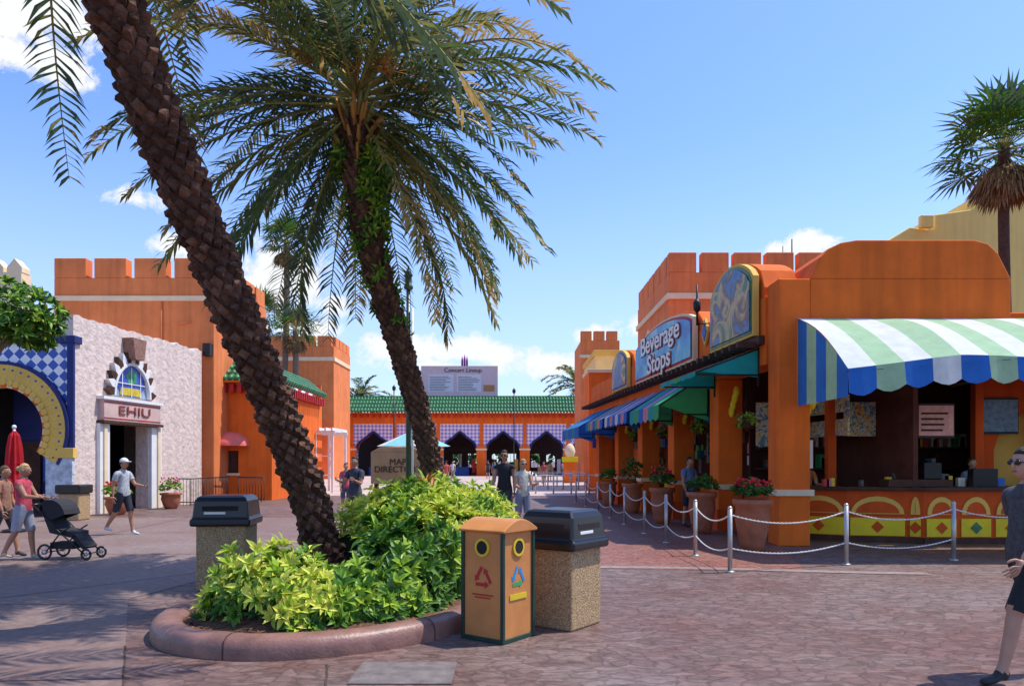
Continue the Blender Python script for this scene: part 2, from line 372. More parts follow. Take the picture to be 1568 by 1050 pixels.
while cnt<4100:
    x=u(-3.4,.75);y=6.3+ (u(0,1)**1.25)*9
    if not inpoly(x,y,BED) or edged(x,y)<.50+.14*noise.noise(V((x*3,y*3,7))): continue
    if notrunk(x,y): continue
    h=H(x,y);z0=moundz(x,y)
    e=edged(x,y)
    side=e<1.0
    z=z0+h*(u(.08,1.0) if side else u(.8,1.06))+(u(.05,.16) if u(0,1)<.10 else 0)
    gr=V((H(x+.1,y)-H(x-.1,y),H(x,y+.1)-H(x,y-.1),0))/.2
    out=V((-gr.x*.6,-gr.y*.6,1))+V((u(-.4,.4),u(-.4,.4),0))
    if side: out+=V((0,-.5,-.2)) if y<9 else V((0,0,0))
    k=noise.noise(V((x*1.1+5,y*1.1,1)))+u(-.35,.35)
    top=(z-z0)/max(h,.1)
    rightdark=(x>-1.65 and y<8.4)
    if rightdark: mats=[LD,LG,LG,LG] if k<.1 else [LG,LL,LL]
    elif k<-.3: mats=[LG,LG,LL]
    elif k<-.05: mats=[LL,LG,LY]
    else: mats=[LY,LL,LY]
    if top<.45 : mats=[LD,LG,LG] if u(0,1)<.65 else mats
    big=rightdark
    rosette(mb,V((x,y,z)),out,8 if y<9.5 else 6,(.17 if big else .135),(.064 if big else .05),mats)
    cnt+=1
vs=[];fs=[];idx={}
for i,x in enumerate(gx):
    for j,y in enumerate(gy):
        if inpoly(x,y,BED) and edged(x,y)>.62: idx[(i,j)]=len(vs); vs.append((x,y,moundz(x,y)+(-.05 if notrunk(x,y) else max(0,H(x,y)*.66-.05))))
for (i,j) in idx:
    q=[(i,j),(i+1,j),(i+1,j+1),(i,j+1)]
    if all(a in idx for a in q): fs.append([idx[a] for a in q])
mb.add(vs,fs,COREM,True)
mb.obj('planter_shrubs')
mb=MB(); LR=leafmat('bromeliad_red',(.5,.13,.03),.2); 
for (x,y) in [(-1.45,10.6),(-1.25,10.9),(-1.1,10.4),(-1.6,11.0)]: rosette(mb,V((x,y,moundz(x,y)+H(x,y)+.08)),(0,0,1),14,.32,.05,[LR,LG,LL])
mb.obj('bromeliad_plant')
# ---------------------------------------------------------------- palms
BARK=mat('palm_bark',(.085,.042,.028),.9,.4,9,.5,30); BARKL=mat('palm_leaf_scar',(.16,.078,.05),.9,.4,14,.4,50); BARKG=mat('palm_bark_grey',(.2,.15,.11),.9,.3,6,.3,20)
PF=[leafmat('frond_green',(.10,.16,.045),.3),leafmat('frond_grey_green',(.075,.125,.065),.3),leafmat('frond_olive',(.22,.22,.06),.35),leafmat('frond_dry_sunlit',(.50,.34,.12),.35)]
RACH=mat('frond_rachis',(.32,.30,.09),.6,.2,det=1)
def spline(pts,n):
    out=[];m=len(pts)
    for i in range(m-1):
        p0=pts[max(i-1,0)];p1=pts[i];p2=pts[i+1];p3=pts[min(i+2,m-1)]
        for k in range(n):
            t=k/n
            out.append(.5*((2*p1)+(p2-p0)*t+(2*p0-5*p1+4*p2-p3)*t*t+(3*p1-p0-3*p2+p3)*t**3))
    out.append(pts[-1]); return out
def scartrunk(mb,pts,r0,r1,rowh,nar,kn=.04,fl=.7):
    P=spline([V(p) for p in pts],12); m=len(P)
    rad=[r0+(r1-r0)*i/(m-1) for i in range(m)]
    for i in range(12): rad[i]*=1+fl*(1-i/12)**2
    mb.tube(P,rad,14,BARK)
    L=[0]
    for i in range(1,m): L.append(L[-1]+(P[i]-P[i-1]).length)
    s=.05;row=0
    while s<L[-1]-.05:
        i=0
        while L[i+1]<s: i+=1
        t=(s-L[i])/(L[i+1]-L[i]); p=P[i].lerp(P[i+1],t); T=(P[i+1]-P[i]).normalized(); r=rad[i]+(rad[i+1]-rad[i])*t
        a=V((1,0,0));a=(a-T*a.dot(T)).normalized();b=T.cross(a)
        for k in range(nar):
            an=2*math.pi*(k+.5*(row%2)+.03*row)/nar+u(-.08,.08); hw=math.pi/nar*1.0
            def q(ang,dz,dr): return p+(a*math.cos(ang)+b*math.sin(ang))*(r+dr)+T*dz
            k1=kn*u(.4,1.5); hh=rowh*u(.85,1.1); up=u(-.015,.015)
            mb.add([q(an-hw,up,.0),q(an,-hh,0.0),q(an+hw,up,.0),q(an+hw*.55,hh*.5,k1*.85),q(an-hw*.55,hh*.5,k1*.85),q(an,hh*.9,-.01),q(an,hh*.1,k1)],
              [(0,1,6),(1,2,6),(2,3,6),(3,4,6),(4,0,6),(3,5,4),(2,5,3),(4,5,0)],R.choice([BARK,BARKL,BARK]))
        s+=rowh;row+=1
    return P[-1],(P[-1]-P[-2]).normalized()
def frond(mb,base,az,e,L,droop,lm,ll=.42,n=46,wd=.026,rr=.022):
    ns=12;p=V(base);pts=[p.copy()];ds=L/ns;tw=u(-.25,.25)
    for i in range(ns):
        d=V((math.cos(e)*math.cos(az),math.cos(e)*math.sin(az),math.sin(e))); p=p+d*ds; pts.append(p.copy())
        e-=droop/ns*(.5+i/ns); az+=tw/ns
    mb.tube(pts,[rr*(1-.85*i/ns) for i in range(ns+1)],4,RACH,caps=False)
    for i in range(n):
        t=.10+.9*(i+.5)/n; f=t*ns; k=min(int(f),ns-1); P0=pts[k].lerp(pts[k+1],f-k); T=(pts[k+1]-pts[k]).normalized()
        S=T.cross(V((0,0,1)))
        if S.length<.05: S=V((math.sin(az),-math.cos(az),0))
        S.normalize(); U=S.cross(T)
        l=ll*(.35+.65*min(1,t/.25))*(1-.5*max(0,(t-.6)/.4)**1.5)
        for sd in (-1,1):
            d=(T*u(.55,.85)+S*sd*u(.55,.85)+U*u(-.1,.4)).normalized()
            l2=l*u(.8,1.12); b1=P0+d*l2*.5; d2=(d+V((0,0,-1))*u(.2,.7)).normalized(); tp=b1+d2*l2*.5
            ws=d.cross(V((u(-.5,.5),u(-.5,.5),1))).normalized()*wd*.5
            m=lm if u(0,1)<.8 else R.choice(PF[:3])
            if t>.9 and u(0,1)<.4: m=PF[3]
            mb.add([P0-ws*.5,P0+ws*.5,b1+ws,b1-ws,tp],[(0,1,2,3),(3,2,4)],m)
def date_crown(mb,c,T,L,nf,emin=-.75,emax=1.35,n=46,ll=.42,wd=.04,pw=.85,skip=None):
    for i in range(nf):
        q=i/(nf-1); az=i*2.39996+u(-.2,.2); e=emax+(emin-emax)*q**pw+u(-.12,.12)
        lm=PF[0] if q<.25 else R.choice([PF[0],PF[1],PF[1],PF[2]])
        if q>.85 and u(0,1)<.3: lm=PF[3]
        if q<.35 and u(0,1)<.55: lm=R.choice([PF[2],PF[2],PF[3]])  # upper fronds yellower: sunlit look put into the leaf colour
        dr=u(1.0,1.6) if e>.3 else u(.5,1.0)
        if skip and skip(az,e): continue
        frond(mb,c+V((math.cos(az),math.sin(az),0))*.10+T*(.25-.5*q),az,e,L*u(.85,1.1)*(1 if q>.15 else .8),dr,lm,n=n,ll=ll,wd=wd)
e1=E('date_palm_tree')
mb=MB()
pts=[(-2.30,9.3,.15),(-2.40,9.05,1.05),(-2.57,8.8,1.75),(-2.72,8.4,2.42),(-2.86,7.9,3.1),(-3.05,7.55,3.8),(-3.14,7.2,4.27),(-3.25,6.85,4.8),(-3.36,6.55,5.35),(-3.46,6.3,5.75),(-3.6,6.0,6.6),(-3.65,5.9,7.4)]
c,T=scartrunk(mb,pts,.18,.205,.092,10,.06,.85)
mb.obj('trunk',e1)
mb=MB(); date_crown(mb,c,T,4.3,56,-.35,n=42,wd=.05,ll=.5); mb.obj('crown',e1)  # crown out of view; fronds lengthened so their shadows reach the pavement
e2=E('date_palm_tree.001')
mb=MB()
pts=[(-1.27,13,.3),(-1.33,12.9,1.25),(-1.5,12.7,2.2),(-1.72,12.4,3.1),(-1.95,12.0,4.0),(-2.12,11.6,4.7),(-2.22,11.3,5.3),(-2.28,11.1,6.1),(-2.28,11,6.7)]
c,T=scartrunk(mb,pts,.15,.2,.088,10,.045)
mb.obj('trunk',e2)
mb=MB()
def sk(az,e): return math.sin(az)<-.72 and e<.15
date_crown(mb,c+V((0,0,.2)),T,3.5,100,-.9,n=50,ll=.47,wd=.042,pw=.72,skip=sk)
FR=mat('fruit_stalk',(.60,.27,.06),.7,.2,det=1)
for i in range(16):
    az=u(0,6.28);e=u(.5,1.2);p=c+V((0,0,.3));pp=[p]
    for k in range(6):
        p=p+V((math.cos(az)*math.cos(e),math.sin(az)*math.cos(e),math.sin(e)))*.16;e-=.25;pp.append(p)
    mb.tube(pp,[.02]*7,4,FR)
    for k in range(16):
        d=V((math.cos(az)+u(-.6,.6),math.sin(az)+u(-.6,.6),u(-.9,.4))).normalized()
        mb.tube([p,p+d*u(.2,.4)],[.007,.004],3,FR)
for i in range(60):
    az=i*2.4;z=u(-.75,.05); r0=.2; p=c+V((math.cos(az)*r0,math.sin(az)*r0+ -z*.25,z)); mb.tube([p,p+V((math.cos(az)*.18,math.sin(az)*.18,.26))],[.045,.02],4,R.choice([RACH,BARKL,FR]))
mb.obj('crown',e2)
mb=MB(); FE=leafmat('fern_green',(.17,.34,.02),.3)
for i in range(380):
    z=4.75+1.5*u(0,1)**.7; q=(z-4.75)/1.55; a=u(0,6.28); r=.18+.17*q*u(.3,1.5)
    if noise.noise(V((z*2.5,a*.8,4)))<-.22: continue
    cx=-2.14-.1*q; cy=11.5-.35*q
    o=V((math.cos(a),math.sin(a),u(-.9,.3)))
    rosette(mb,V((cx+r*math.cos(a),cy+r*math.sin(a),z)),o,6,.17,.042,[FE,LL,LG,LD])
for i in range(60):
    z=u(3.7,4.8); a=u(0,6.28); t=(z-4)/.7; p=V((-1.95-.17*t,12-.4*t,z))
    if noise.noise(V((z*3,a,0)))>-.1: rosette(mb,p+V((math.cos(a)*.2,math.sin(a)*.2,0)),V((math.cos(a),math.sin(a),-.3)),5,.15,.045,[FE,LG])
mb.obj('trunk_ferns',e2)
def fan_palm(name,x,y,h,r,bend=0,nl=34,Lf=1.0,skirt=14,nb=16,bk=None):
    e=E(name); mb=MB()
    P=spline([V((x-bend,y,0)),V((x-bend*.5,y,h*.4)),V((x,y,h*.75)),V((x,y,h))],6)
    mb.tube(P,[r*1.4]+[r]*(len(P)-1),10,bk or BARKG); mb.obj('trunk',e)
    mb=MB(); c=P[-1]
    for i in range(nl+skirt):
        dead=i>=nl; q=i/nl
        az=i*2.4+u(-.2,.2); el=(1.4-2.0*q) if not dead else u(-1.35,-1.0)
        m=mat('dead_frond',(.24,.15,.07),.9,.3,8,det=1) if dead else R.choice([LG,PF[0],PF[1],LG])
        D=V((math.cos(el)*math.cos(az),math.cos(el)*math.sin(az),math.sin(el)))
        pl=Lf*u(.6,.9)*(.6 if dead else 1); h0=c+D*pl+V((0,0,-.1*pl)); start=c+V((0,0,-.25 if dead else -.15*q))
        mb.tube([start,h0],[.02*Lf,.012*Lf],3,RACH if not dead else m,caps=False)
        S=D.cross(V((0,0,1)))
        if S.length<.1:S=V((1,0,0))
        S.normalize(); U=S.cross(D)
        for k in range(nb):
            an=(-1.75+3.5*k/(nb-1)) *(.5 if dead else 1); d=(D*math.cos(an)+S*math.sin(an)+U*u(.0,.15)).normalized(); l=Lf*u(.75,1.0)*(1-.2*abs(an)/1.75)
            ws=(U.cross(d)).normalized()*.04*Lf; mid=h0+d*l*.55; tp=mid+(d+V((0,0,-u(.2,.9)))).normalized()*l*.45
            mb.add([h0,mid+ws,mid-ws,tp],[(0,1,2),(2,1,3)],m)
    mb.obj('crown',e)
fan_palm('fan_palm_tree',16.7,25.5,12.3,.17,-.25,40,1.6,34,bk=BARK)
fan_palm('fan_palm_tree.001',-15.0,50,16.2,.2,.3,30,1.35,12)
fan_palm('fan_palm_tree.002',-14.4,50,10.4,.2,.1,30,1.3,10)
fan_palm('fan_palm_tree.003',-17.4,52,11.8,.2,0,28,1.4,8)
def small_date(name,x,y,h,L,n=30):
    e=E(name); mb=MB(); mb.tube([(x,y,0),(x,y,h)],[.3,.25],8,BARKG); mb.obj('trunk',e)
    mb=MB(); date_crown(mb,V((x,y,h)),V((0,0,1)),L,n,-.4,n=26,ll=1.0,wd=.18); mb.obj('crown',e)
small_date('date_palm_tree.002',-21.2,105,10.2,4.6)
small_date('date_palm_tree.003',8.6,100,11.8,4.8)
# ---------------------------------------------------------------- left tree
def leafblob(mb,c,r,n,l,wd,mats):
    for i in range(n):
        d=V((R.gauss(0,1),R.gauss(0,1),R.gauss(0,1))).normalized(); q=u(.55,1.0)**.5
        p=V(c)+V((d.x*r[0],d.y*r[1],d.z*r[2]))*q
        rosette(mb,p,d+V((0,0,.6)),7,l,wd,mats)
e=E('umbrella_tree'); mb=MB()
mb.tube(spline([V((-10.6,14.2,0)),V((-10.5,14.2,1.5)),V((-10.2,14.1,2.8)),V((-9.9,14,3.6))],5),[.14]*8+[.1]*8,8,BARKG)
for d in [(-9.0,13.8,4.2),(-10.6,14.4,4.6),(-9.6,13.2,4.3),(-9.9,14.8,4.7)]: mb.tube([(-10.1,14.05,3.1),((d[0]-10.0)/2,(d[1]+14)/2,3.7),d],[.08,.06,.02],6,BARKG)
mb.obj('trunk',e); mb=MB()
for c,r in [((-9.0,13.8,4.35),(.75,.7,.4)),((-9.7,14,4.6),(.9,.8,.45)),((-9.4,13.5,4.1),(.7,.7,.3)),((-10.3,14.3,4.4),(.9,.8,.6)),((-10.0,13.3,4.2),(.7,.6,.5)),((-10.9,14.2,4.9),(.9,.9,.6)),((-8.75,13.7,4.05),(.35,.5,.25))]:
    leafblob(mb,c,r,75,.2,.075,[LG,LD,LG,LL])
mb.obj('crown',e)
# ---------------------------------------------------------------- left castle building
def crenel(mb,x0,x1,y0,y1,z,n,m,hh=.75,fill=.82,axis='x'):
    if axis=='x':
        st=(x1-x0)/n
        for i in range(n): mb.box(x0+i*st,x0+i*st+st*fill,y0,y1,z,z+hh,m)
    else:
        st=(y1-y0)/n
        for i in range(n): mb.box(x0,x1,y0+i*st,y0+i*st+st*fill,z,z+hh,m)
e=E('castle_building'); mb=MB()
mb.box(-18.6,-12.1,30.5,37,0,9.1,ORG2); crenel(mb,-18.6,-12.1,30.5,31.0,9.1,4,ORG2,.8,.80); crenel(mb,-12.6,-12.1,31.2,37,9.1,4,ORG2,.8,.85,'y')
mb.box(-30,-18.6,31.2,37,0,7.6,ORG2)
mb.obj('walls',e,.03)
mb=MB(); mb.box(-18.68,-12.02,30.42,30.498,8.15,8.35,CREAM); mb.box(-12.098,-12.02,30.499,37,8.15,8.35,CREAM); mb.box(-12.45,-12.15,30.2,30.498,5.9,6.4,BMET)
mb.tube([(-13.6,30.42,7.2),(-13.0,30.42,7.3)],.03,5,ORG2);mb.tube([(-14.2,30.45,4),(-14.2,30.45,8.1)],.035,6,ORG2)
mb.obj('trim',e)
e=E('crenellated_wall'); mb=MB(); mb.box(-30,-19.6,30,30.6,0,9.2,CREAM)
for i in range(14):
    x=-29.8+i*.74; mb.prism([(x,9.2),(x+.6,9.2),(x+.6,9.4),(x+.3,9.75),(x,9.4)],30,30.5,CREAM)
mb.obj('wall',e)
# ---------------------------------------------------------------- white stucco building
FB=frame((-12.4,30,0),(-.107,-.994,0),(.994,-.107,0))
e=E('white_stucco_building'); mb=MB(FB)
mb.archwall(0,7.45,0,5.95,-.45,0,[(4.75,1.1,2.88,0,'flat',0)],WSTUC)
poly=[(0,5.95)]
xx=0
while xx<7.4: poly.append((xx,6.0+.1*noise.noise(V((xx*2,0,0)))+u(0,.08))); xx+=.16
poly+=[(7.45,6.05),(7.45,5.95)]
mb.prism(poly,-.45,0,WSTUC)
mb.box(0,7.0,-6,-.46,5.6,5.75,WSTUC)
mb.box(7.1,7.45,-6,-.46,5.3,6.0,WSTUC); mb.box(.0,.3,-6,-.46,0,5.55,WSTUC)
mb.obj('walls',e)
mb=MB(FB)
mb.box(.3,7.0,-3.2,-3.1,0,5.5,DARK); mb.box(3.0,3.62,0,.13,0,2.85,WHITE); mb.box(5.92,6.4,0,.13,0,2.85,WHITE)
mb.box(3.15,3.3,.131,.18,0,2.84,CREAM);mb.box(6.1,6.25,.131,.18,0,2.84,CREAM)
PKW=mat('pale_pink_panel',(.60,.42,.36),.7,.14)
mb.box(3.2,6.3,0,.2,2.96,3.62,PKW); mb.box(3.1,6.4,0,.26,3.62,3.72,WHITE);mb.box(3.1,6.4,0,.26,2.86,2.95,BROWN)
for (a,b_,c_,d_) in [(3.2,6.3,3.02,3.05),(3.2,6.3,3.53,3.56)]: mb.box(a,b_,.2,.215,c_,d_,RED)
cx=4.72;r=1.05;zc=3.8
GL=mat('blue_glass',(.03,.10,.45),.15,.5,4,spec=.6); YG=mat('yellow_glass',(.60,.46,.04),.3,.3,4); GG=mat('green_glass',(.05,.3,.15),.3,.3,4)
pl=[(cx+r*math.cos(a)*.95,zc+r*math.sin(a)*1.1) for a in [math.pi*i/16 for i in range(17)]]
mb.prism(pl[::-1],.02,.05,mat('pale_glass',(.28,.36,.46),.2,.3,3))
pl=[(cx+.78*math.cos(a),zc+.53+.52*math.sin(a)) for a in [2*math.pi*i/24 for i in range(24)]]
mb.prism(pl[::-1],.052,.075,GL)
mb.prism([(cx-.3,zc+.5),(cx+.1,zc+.42),(cx+.3,zc+.7),(cx+.05,zc+.92),(cx-.3,zc+.85)],.078,.082,GG)
mb.prism([(cx-.6,zc+.05),(cx+.6,zc+.05),(cx+.55,zc+.3),(cx-.55,zc+.3)],.078,.084,YG)
for k in (-.5,0,.5): mb.box(cx+k-.016,cx+k+.016,.085,.1,zc,zc+1.0*math.sqrt(1-k*k),WHITE)
mb.box(cx-r*.93,cx+r*.93,.086,.099,zc+.42,zc+.45,WHITE)
for i in range(15):
    a0=math.pi*i/15;a1=math.pi*(i+1)/15;am=(a0+a1)/2
    def q(a,rr): return (cx+rr*math.cos(a)*.97,zc+rr*math.sin(a)*1.1)
    mb.prism([q(a1,r),q(a1,r+.12),q(am,r+.36),q(a0,r+.12),q(a0,r)],0,.16,WHITE if i%2 else BROWN)
    mb.prism([q(a1,r*.92),q(a1,r*.995),q(a0,r*.995),q(a0,r*.92)],.05,.18,WHITE)
mb.prism([(cx-.25,5.05),(cx+.25,5.05),(cx+.38,5.75),(cx-.38,5.75)],0,.4,mat('carved_stone',(.28,.15,.11),.8,.3,9,.5))
mb.obj('entrance',e,.01)
text('EHIU',.42,tframe(FB@V((4.72,.225,3.3)),FB.to_3x3()@V((-1,0,0)),FB.to_3x3()@V((0,1,0))),mat('sign_maroon',(.22,.05,.045)),e,'sign_letters',sx=2.0)
# ---------------------------------------------------------------- horseshoe arch building far left
e=E('moorish_arch_building'); mb=MB()
def chk(name,c1,c2,s):
    m=bpy.data.materials.new(name); m.use_nodes=True;N=m.node_tree.nodes;L=m.node_tree.links
    g=N.new('ShaderNodeNewGeometry');mp=N.new('ShaderNodeMapping');mp.inputs['Rotation'].default_value=(0,math.radians(45),0);mp.inputs['Scale'].default_value=(s,.01,s)
    c=N.new('ShaderNodeTexChecker');c.inputs['Scale'].default_value=1;c.inputs['Color1'].default_value=(*c1,1);c.inputs['Color2'].default_value=(*c2,1)
    L.new(g.outputs['Position'],mp.inputs[0]);L.new(mp.outputs[0],c.inputs[0]);L.new(c.outputs[0],N['Principled BSDF'].inputs['Base Color']);N['Principled BSDF'].inputs['Roughness'].default_value=.35
    return m
TILE=chk('blue_white_tile',(.85,.85,.82),(.03,.09,.42),4.2)
cx,zc=-15.3,2.6
Ro=1.8
mb.archwall(-20,-13.35,0,5.2,22.6,22.85,[(cx,Ro,1.9,2.4,'round',0)],TILE,NAVY)
mb.obj('tiled_wall',e)
mb=MB()
mb.box(-20,-13.1,22.5,22.9,5.2,5.42,NAVY); mb.box(-13.34,-13.14,22.5,22.6,2.05,5.2,NAVY)
mb.box(-13.95,-13.1,22.42,22.62,1.75,2.05,YEL); mb.box(-13.95,-13.15,22.45,22.59,0,1.75,mat('blue_stone',(.50,.55,.60),.8,.35,6,.8,12))
mb.box(-20,-13.36,24.3,24.4,0,5,NAVY); mb.box(-16.4,-15.2,24.2,24.29,0,2.3,BROWN); mb.box(-15.1,-14.3,24.2,24.29,1.0,2.2,BLUE)
nA=30
for i in range(nA):
    a0=-.55+ (math.pi+1.1)*i/nA;a1=-.55+(math.pi+1.1)*(i+1)/nA;am=(a0+a1)/2
    def q(a,rr): return (cx+rr*math.cos(a),zc+rr*math.sin(a))
    mb.prism([q(a1,1.26),q(a1,1.42),q(a0,1.42),q(a0,1.26)],22.45,22.75,CREAM if i%2 else ORG)
    mb.prism([q(a1,1.42),q(a1,1.95),q(a0,1.95),q(a0,1.42)],22.44,22.7,YEL)
    mb.prism([q(a1,1.95),q(a1,2.05),q(a0,2.05),q(a0,1.95)],22.43,22.6,NAVY)
    c0=q(am,1.42); mb.cyl((c0[0],22.40,c0[1]),(c0[0],22.44,c0[1]),.10,.10,12,YEL)
    c0=q(am,1.8); mb.cyl((c0[0],22.42,c0[1]),(c0[0],22.44,c0[1]),.035,.035,8,BLUE)
mb.obj('horseshoe_arch',e,.01)
# ---------------------------------------------------------------- low left building with green tile roof
GT=mat('green_roof_tile',(.045,.17,.065),.35,.45,4,spec=.4)
def tileroof(mb,a,b,out,drop,n,m,rows=4):
    a=V(a);b=V(b);o=V(out)-V((0,0,drop)); step=(b-a)/n
    for i in range(n):
        for rw in range(rows):
            p0=a+step*(i+.5)+o*(rw/rows)+V((0,0,.02)); p1=a+step*(i+.5)+o*((rw+1.08)/rows)+V((0,0,.06))
            mb.tube([p0,p1],[step.length*.36,step.length*.42],6,m)
    mb.add([a,b,b+o,a+o],[(0,1,2,3)],m)
e=E('orange_shop_building'); mb=MB()
mb.archwall(-13.3,-10.5,0,4.95,31.9,32.4,[(-12.0,.38,2.1,0,'flat',1.15)],ORG); mb.box(-10.5,-10.2,31.9,40,0,4.95,ORG)
W0=V((-12.6,40,0));W1=V((-21.2,84,0))
WF=frame(W0,(W1-W0),V((0,0,1)).cross((W1-W0).normalized())); WL_=(W1-W0).length
q=MB(WF); q.box(0,WL_,0,.3,0,5.3,ORG); mb.merge(q)
mb.box(-12.6,-10.2,40.01,40.3,0,5.0,ORG)
mb.obj('walls',e); mb=MB()
mb.box(-12.38,-11.62,32.05,32.1,1.15,2.1,BROWN); mb.box(-12.45,-11.55,31.84,31.898,1.05,1.15,CREAM)
for i in range(9): mb.box(-13.2+i*.33,-13.05+i*.33,31.6,31.898,4.55,4.9,RED)
for i in range(22): mb.box(-10.198,-9.9,32.2+i*.35,32.35+i*.35,4.55,4.9,RED)
mb.box(-13.3,-10.1,31.5,31.95,4.96,5.05,ORG)
for j in range(8):
    vs=[]
    for i in range(13):
        a=math.pi*i/12
        for t in (j/8,(j+1)/8):
            k=math.sqrt(max(0,1-t*t)); vs.append((-12.0-.85*math.cos(a)*k, 31.9-.75*math.sin(a)*k,2.3+.62*t))
    mb.add(vs,[(2*i,2*i+2,2*i+3,2*i+1) for i in range(12)],PINKA,True)
mb.obj('window_awning',e)
mb=MB(); tileroof(mb,(-13.3,33,6.05),(-10.9,33,6.05),(0,-1.5,0),1.0,9,GT); tileroof(mb,(-10.9,32.0,5.9),(-11.0,40,5.9),(1.1,0,0),.85,22,GT)
q=MB(WF); tileroof(q,(0,.8,6.3),(WL_,.8,6.3),(0,-1.5,0),.8,75,GT,3); mb.merge(q); mb.obj('tile_roof',e)
e=E('striped_awning'); mb=MB()
for i in range(8):
    x=-13.2+i*.24; mb.add([(x,44,6.0),(x+.24,44,6.0),(x+.24,43,5.2),(x,43,5.2)],[(0,1,2,3)],RED if i%2 else WHITE)
    mb.add([(x,43,5.2),(x+.24,43,5.2),(x+.24,43,4.95),(x,43,4.95)],[(0,1,2,3)],RED if i%2 else WHITE)
mb.box(-13.3,-11.2,44,44.2,0,6.1,ORG); mb.box(-12.7,-12,43.95,43.998,3.6,4.6,NAVY); mb.obj('awning_wall',e)
e=E('castle_tower'); mb=MB(); mb.box(-22.8,-16.6,70,77,0,12.4,ORG2); crenel(mb,-22.8,-16.6,70,70.6,12.4,4,ORG2,.95,.85); crenel(mb,-17.2,-16.6,70.8,77,12.4,4,ORG2,.95,.85,'y'); mb.obj('walls',e,.04)
mb=MB(); mb.box(-22.9,-16.5,69.9,69.998,11.0,11.35,CREAM);mb.box(-16.598,-16.5,69.999,77,11,11.35,CREAM); mb.obj('trim',e)
e=E('white_pergola'); mb=MB()
for x in (-11.3,-10.3,-9.4):
    for y in (39,42): mb.box(x,x+.12,y,y+.12,0,3.1,WHITE)
for y in (39,42): mb.box(-11.4,-9.2,y,y+.12,3.1,3.25,WHITE)
for i in range(7): mb.box(-11.4+i*.34,-11.32+i*.34,38.8,42.3,3.25,3.4,WHITE)
for z in (.9,1.9): mb.box(-11.3,-9.3,39.13,39.17,z,z+.06,WHITE)
mb.obj('frame',e)
# ---------------------------------------------------------------- gate building
LAT=chk('lilac_lattice',(.85,.68,.72),(.25,.25,.62),3.4)
e=E('entrance_gate_building'); mb=MB(); G=85
cxs=[-15.7,-10.8,-5.9,-1.0,3.9,8.8]
mb.archwall(-21.5,10.5,0,5.9,G,G+1,[(c,1.9,2.9,2.1,'ogee',0) for c in cxs],LAT,ORG,20)
mb.box(-21.5,10.5,G-.1,G+1,5.9,7.0,ORG)
for i in range(7):
    c=-18.15+4.9*i; mb.box(c-.55,c+.55,G-.25,G-.004,0,3.4,ORG); mb.box(c-.62,c+.62,G-.3,G-.252,2.9,3.1,CREAM)
    mb.box(c-.2,c+.2,G-.12,G-.004,3.4,5.89,ORG)
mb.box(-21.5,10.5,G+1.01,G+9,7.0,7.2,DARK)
mb.archwall(-21.5,10.5,0,6.99,G+9,G+9.3,[(c+d,.55,2.6,0,'flat',.9) for c in cxs for d in (-.95,.95)],mat('gate_dark_backdrop',(.06,.03,.03),.8,.3))  # dark wall added behind the arches so the openings look shaded
mb.obj('walls',e)
mb=MB()
for c in cxs:
    pr=[]
    for i in range(25):
        t=-1+2*i/24;a=abs(t); h=(.72*math.sqrt(max(0,1-a*a))+.28*max(0,1-a*2.2)); pr.append((c+t*1.9,2.9+2.1*h))
    for i in range(24):
        a=pr[i];b=pr[i+1]; mb.tube([(a[0],G-.05,a[1]),(b[0],G-.05,b[1])],.13,6,NAVY)
    for k in range(9): mb.box(c-1.7+k*.42,c-1.66+k*.42,G+5,G+5.05,0,3.0,BMET)
    mb.box(c-1.9,c+1.9,G+5,G+5.06,3.0,3.1,BMET)
    mb.box(c-.9,c+.9,G+2,G+3,0,1.0,YEL if c>0 else BLUE)
    mb.box(c+1.3,c+1.7,G+1.5,G+1.7,.3,1.9,R.choice([RED,WHITE,YEL]))
for i in range(46): mb.box(-21.3+i*.7,-21.1+i*.7,G-.7,G-.102,6.6,6.98,RED)
mb.box(-21.5,10.5,G-1.0,G-.1,7.0,7.09,ORG)
mb.obj('arch_trim',e); mb=MB(); tileroof(mb,(-21.5,G+1.2,9.0),(10.5,G+1.2,9.0),(0,-2.4,0),1.85,92,GT,4); mb.box(-21.5,10.5,G+1.1,G+1.4,8.9,9.15,GT); mb.obj('tile_roof',e)
mb=MB()
for i in range(26):
    x=-60+i*5; leafblob(mb,(x,125+u(-4,4),3.2+u(-1,1)),(4,3,2.8),34,1.3,.6,[LG,LD,LD])
mb.obj('distant_trees')
e=E('concert_billboard'); mb=MB(); BB=mat('billboard_face',(.80,.58,.55),.6,.08); B2=mat('billboard_panel',(.82,.78,.76),.6,.05)
mb.box(-11.5,-1.8,95,95.3,9.8,13.7,BB); mb.box(-10.6,-7.4,94.96,94.998,10.4,12.6,B2); mb.box(-7.0,-3.9,94.96,94.998,10.4,12.6,B2)
for i in range(9):
    for x in (-10.4,-6.8): mb.box(x,x+u(1.6,2.8),94.93,94.958,10.6+i*.21,10.68+i*.21,mat('print_grey',(.3,.27,.3)))
mb.box(-3.6,-2.2,94.96,94.998,10.5,11.3,mat('print_orange',(.55,.25,.1)))
for x in (-10,-6.6,-3.2): mb.cyl((x,95.5,0),(x,95.5,12),.15,.15,8,STEEL)
for k,x in enumerate((-6.3,-6.0,-5.7)): mb.lathe((x,95.1,13.7),[(.13,0),(.13,.7+.2*(k==1)),(0.01,1.3+.2*(k==1))],8,mat('purple_paint',(.3,.05,.3)))
mb.obj('board',e)
text('Concert Lineup',.75,tframe((-6.2,94.93,13.15),(1,0,0),(0,-1,0)),BMET,e,'title')
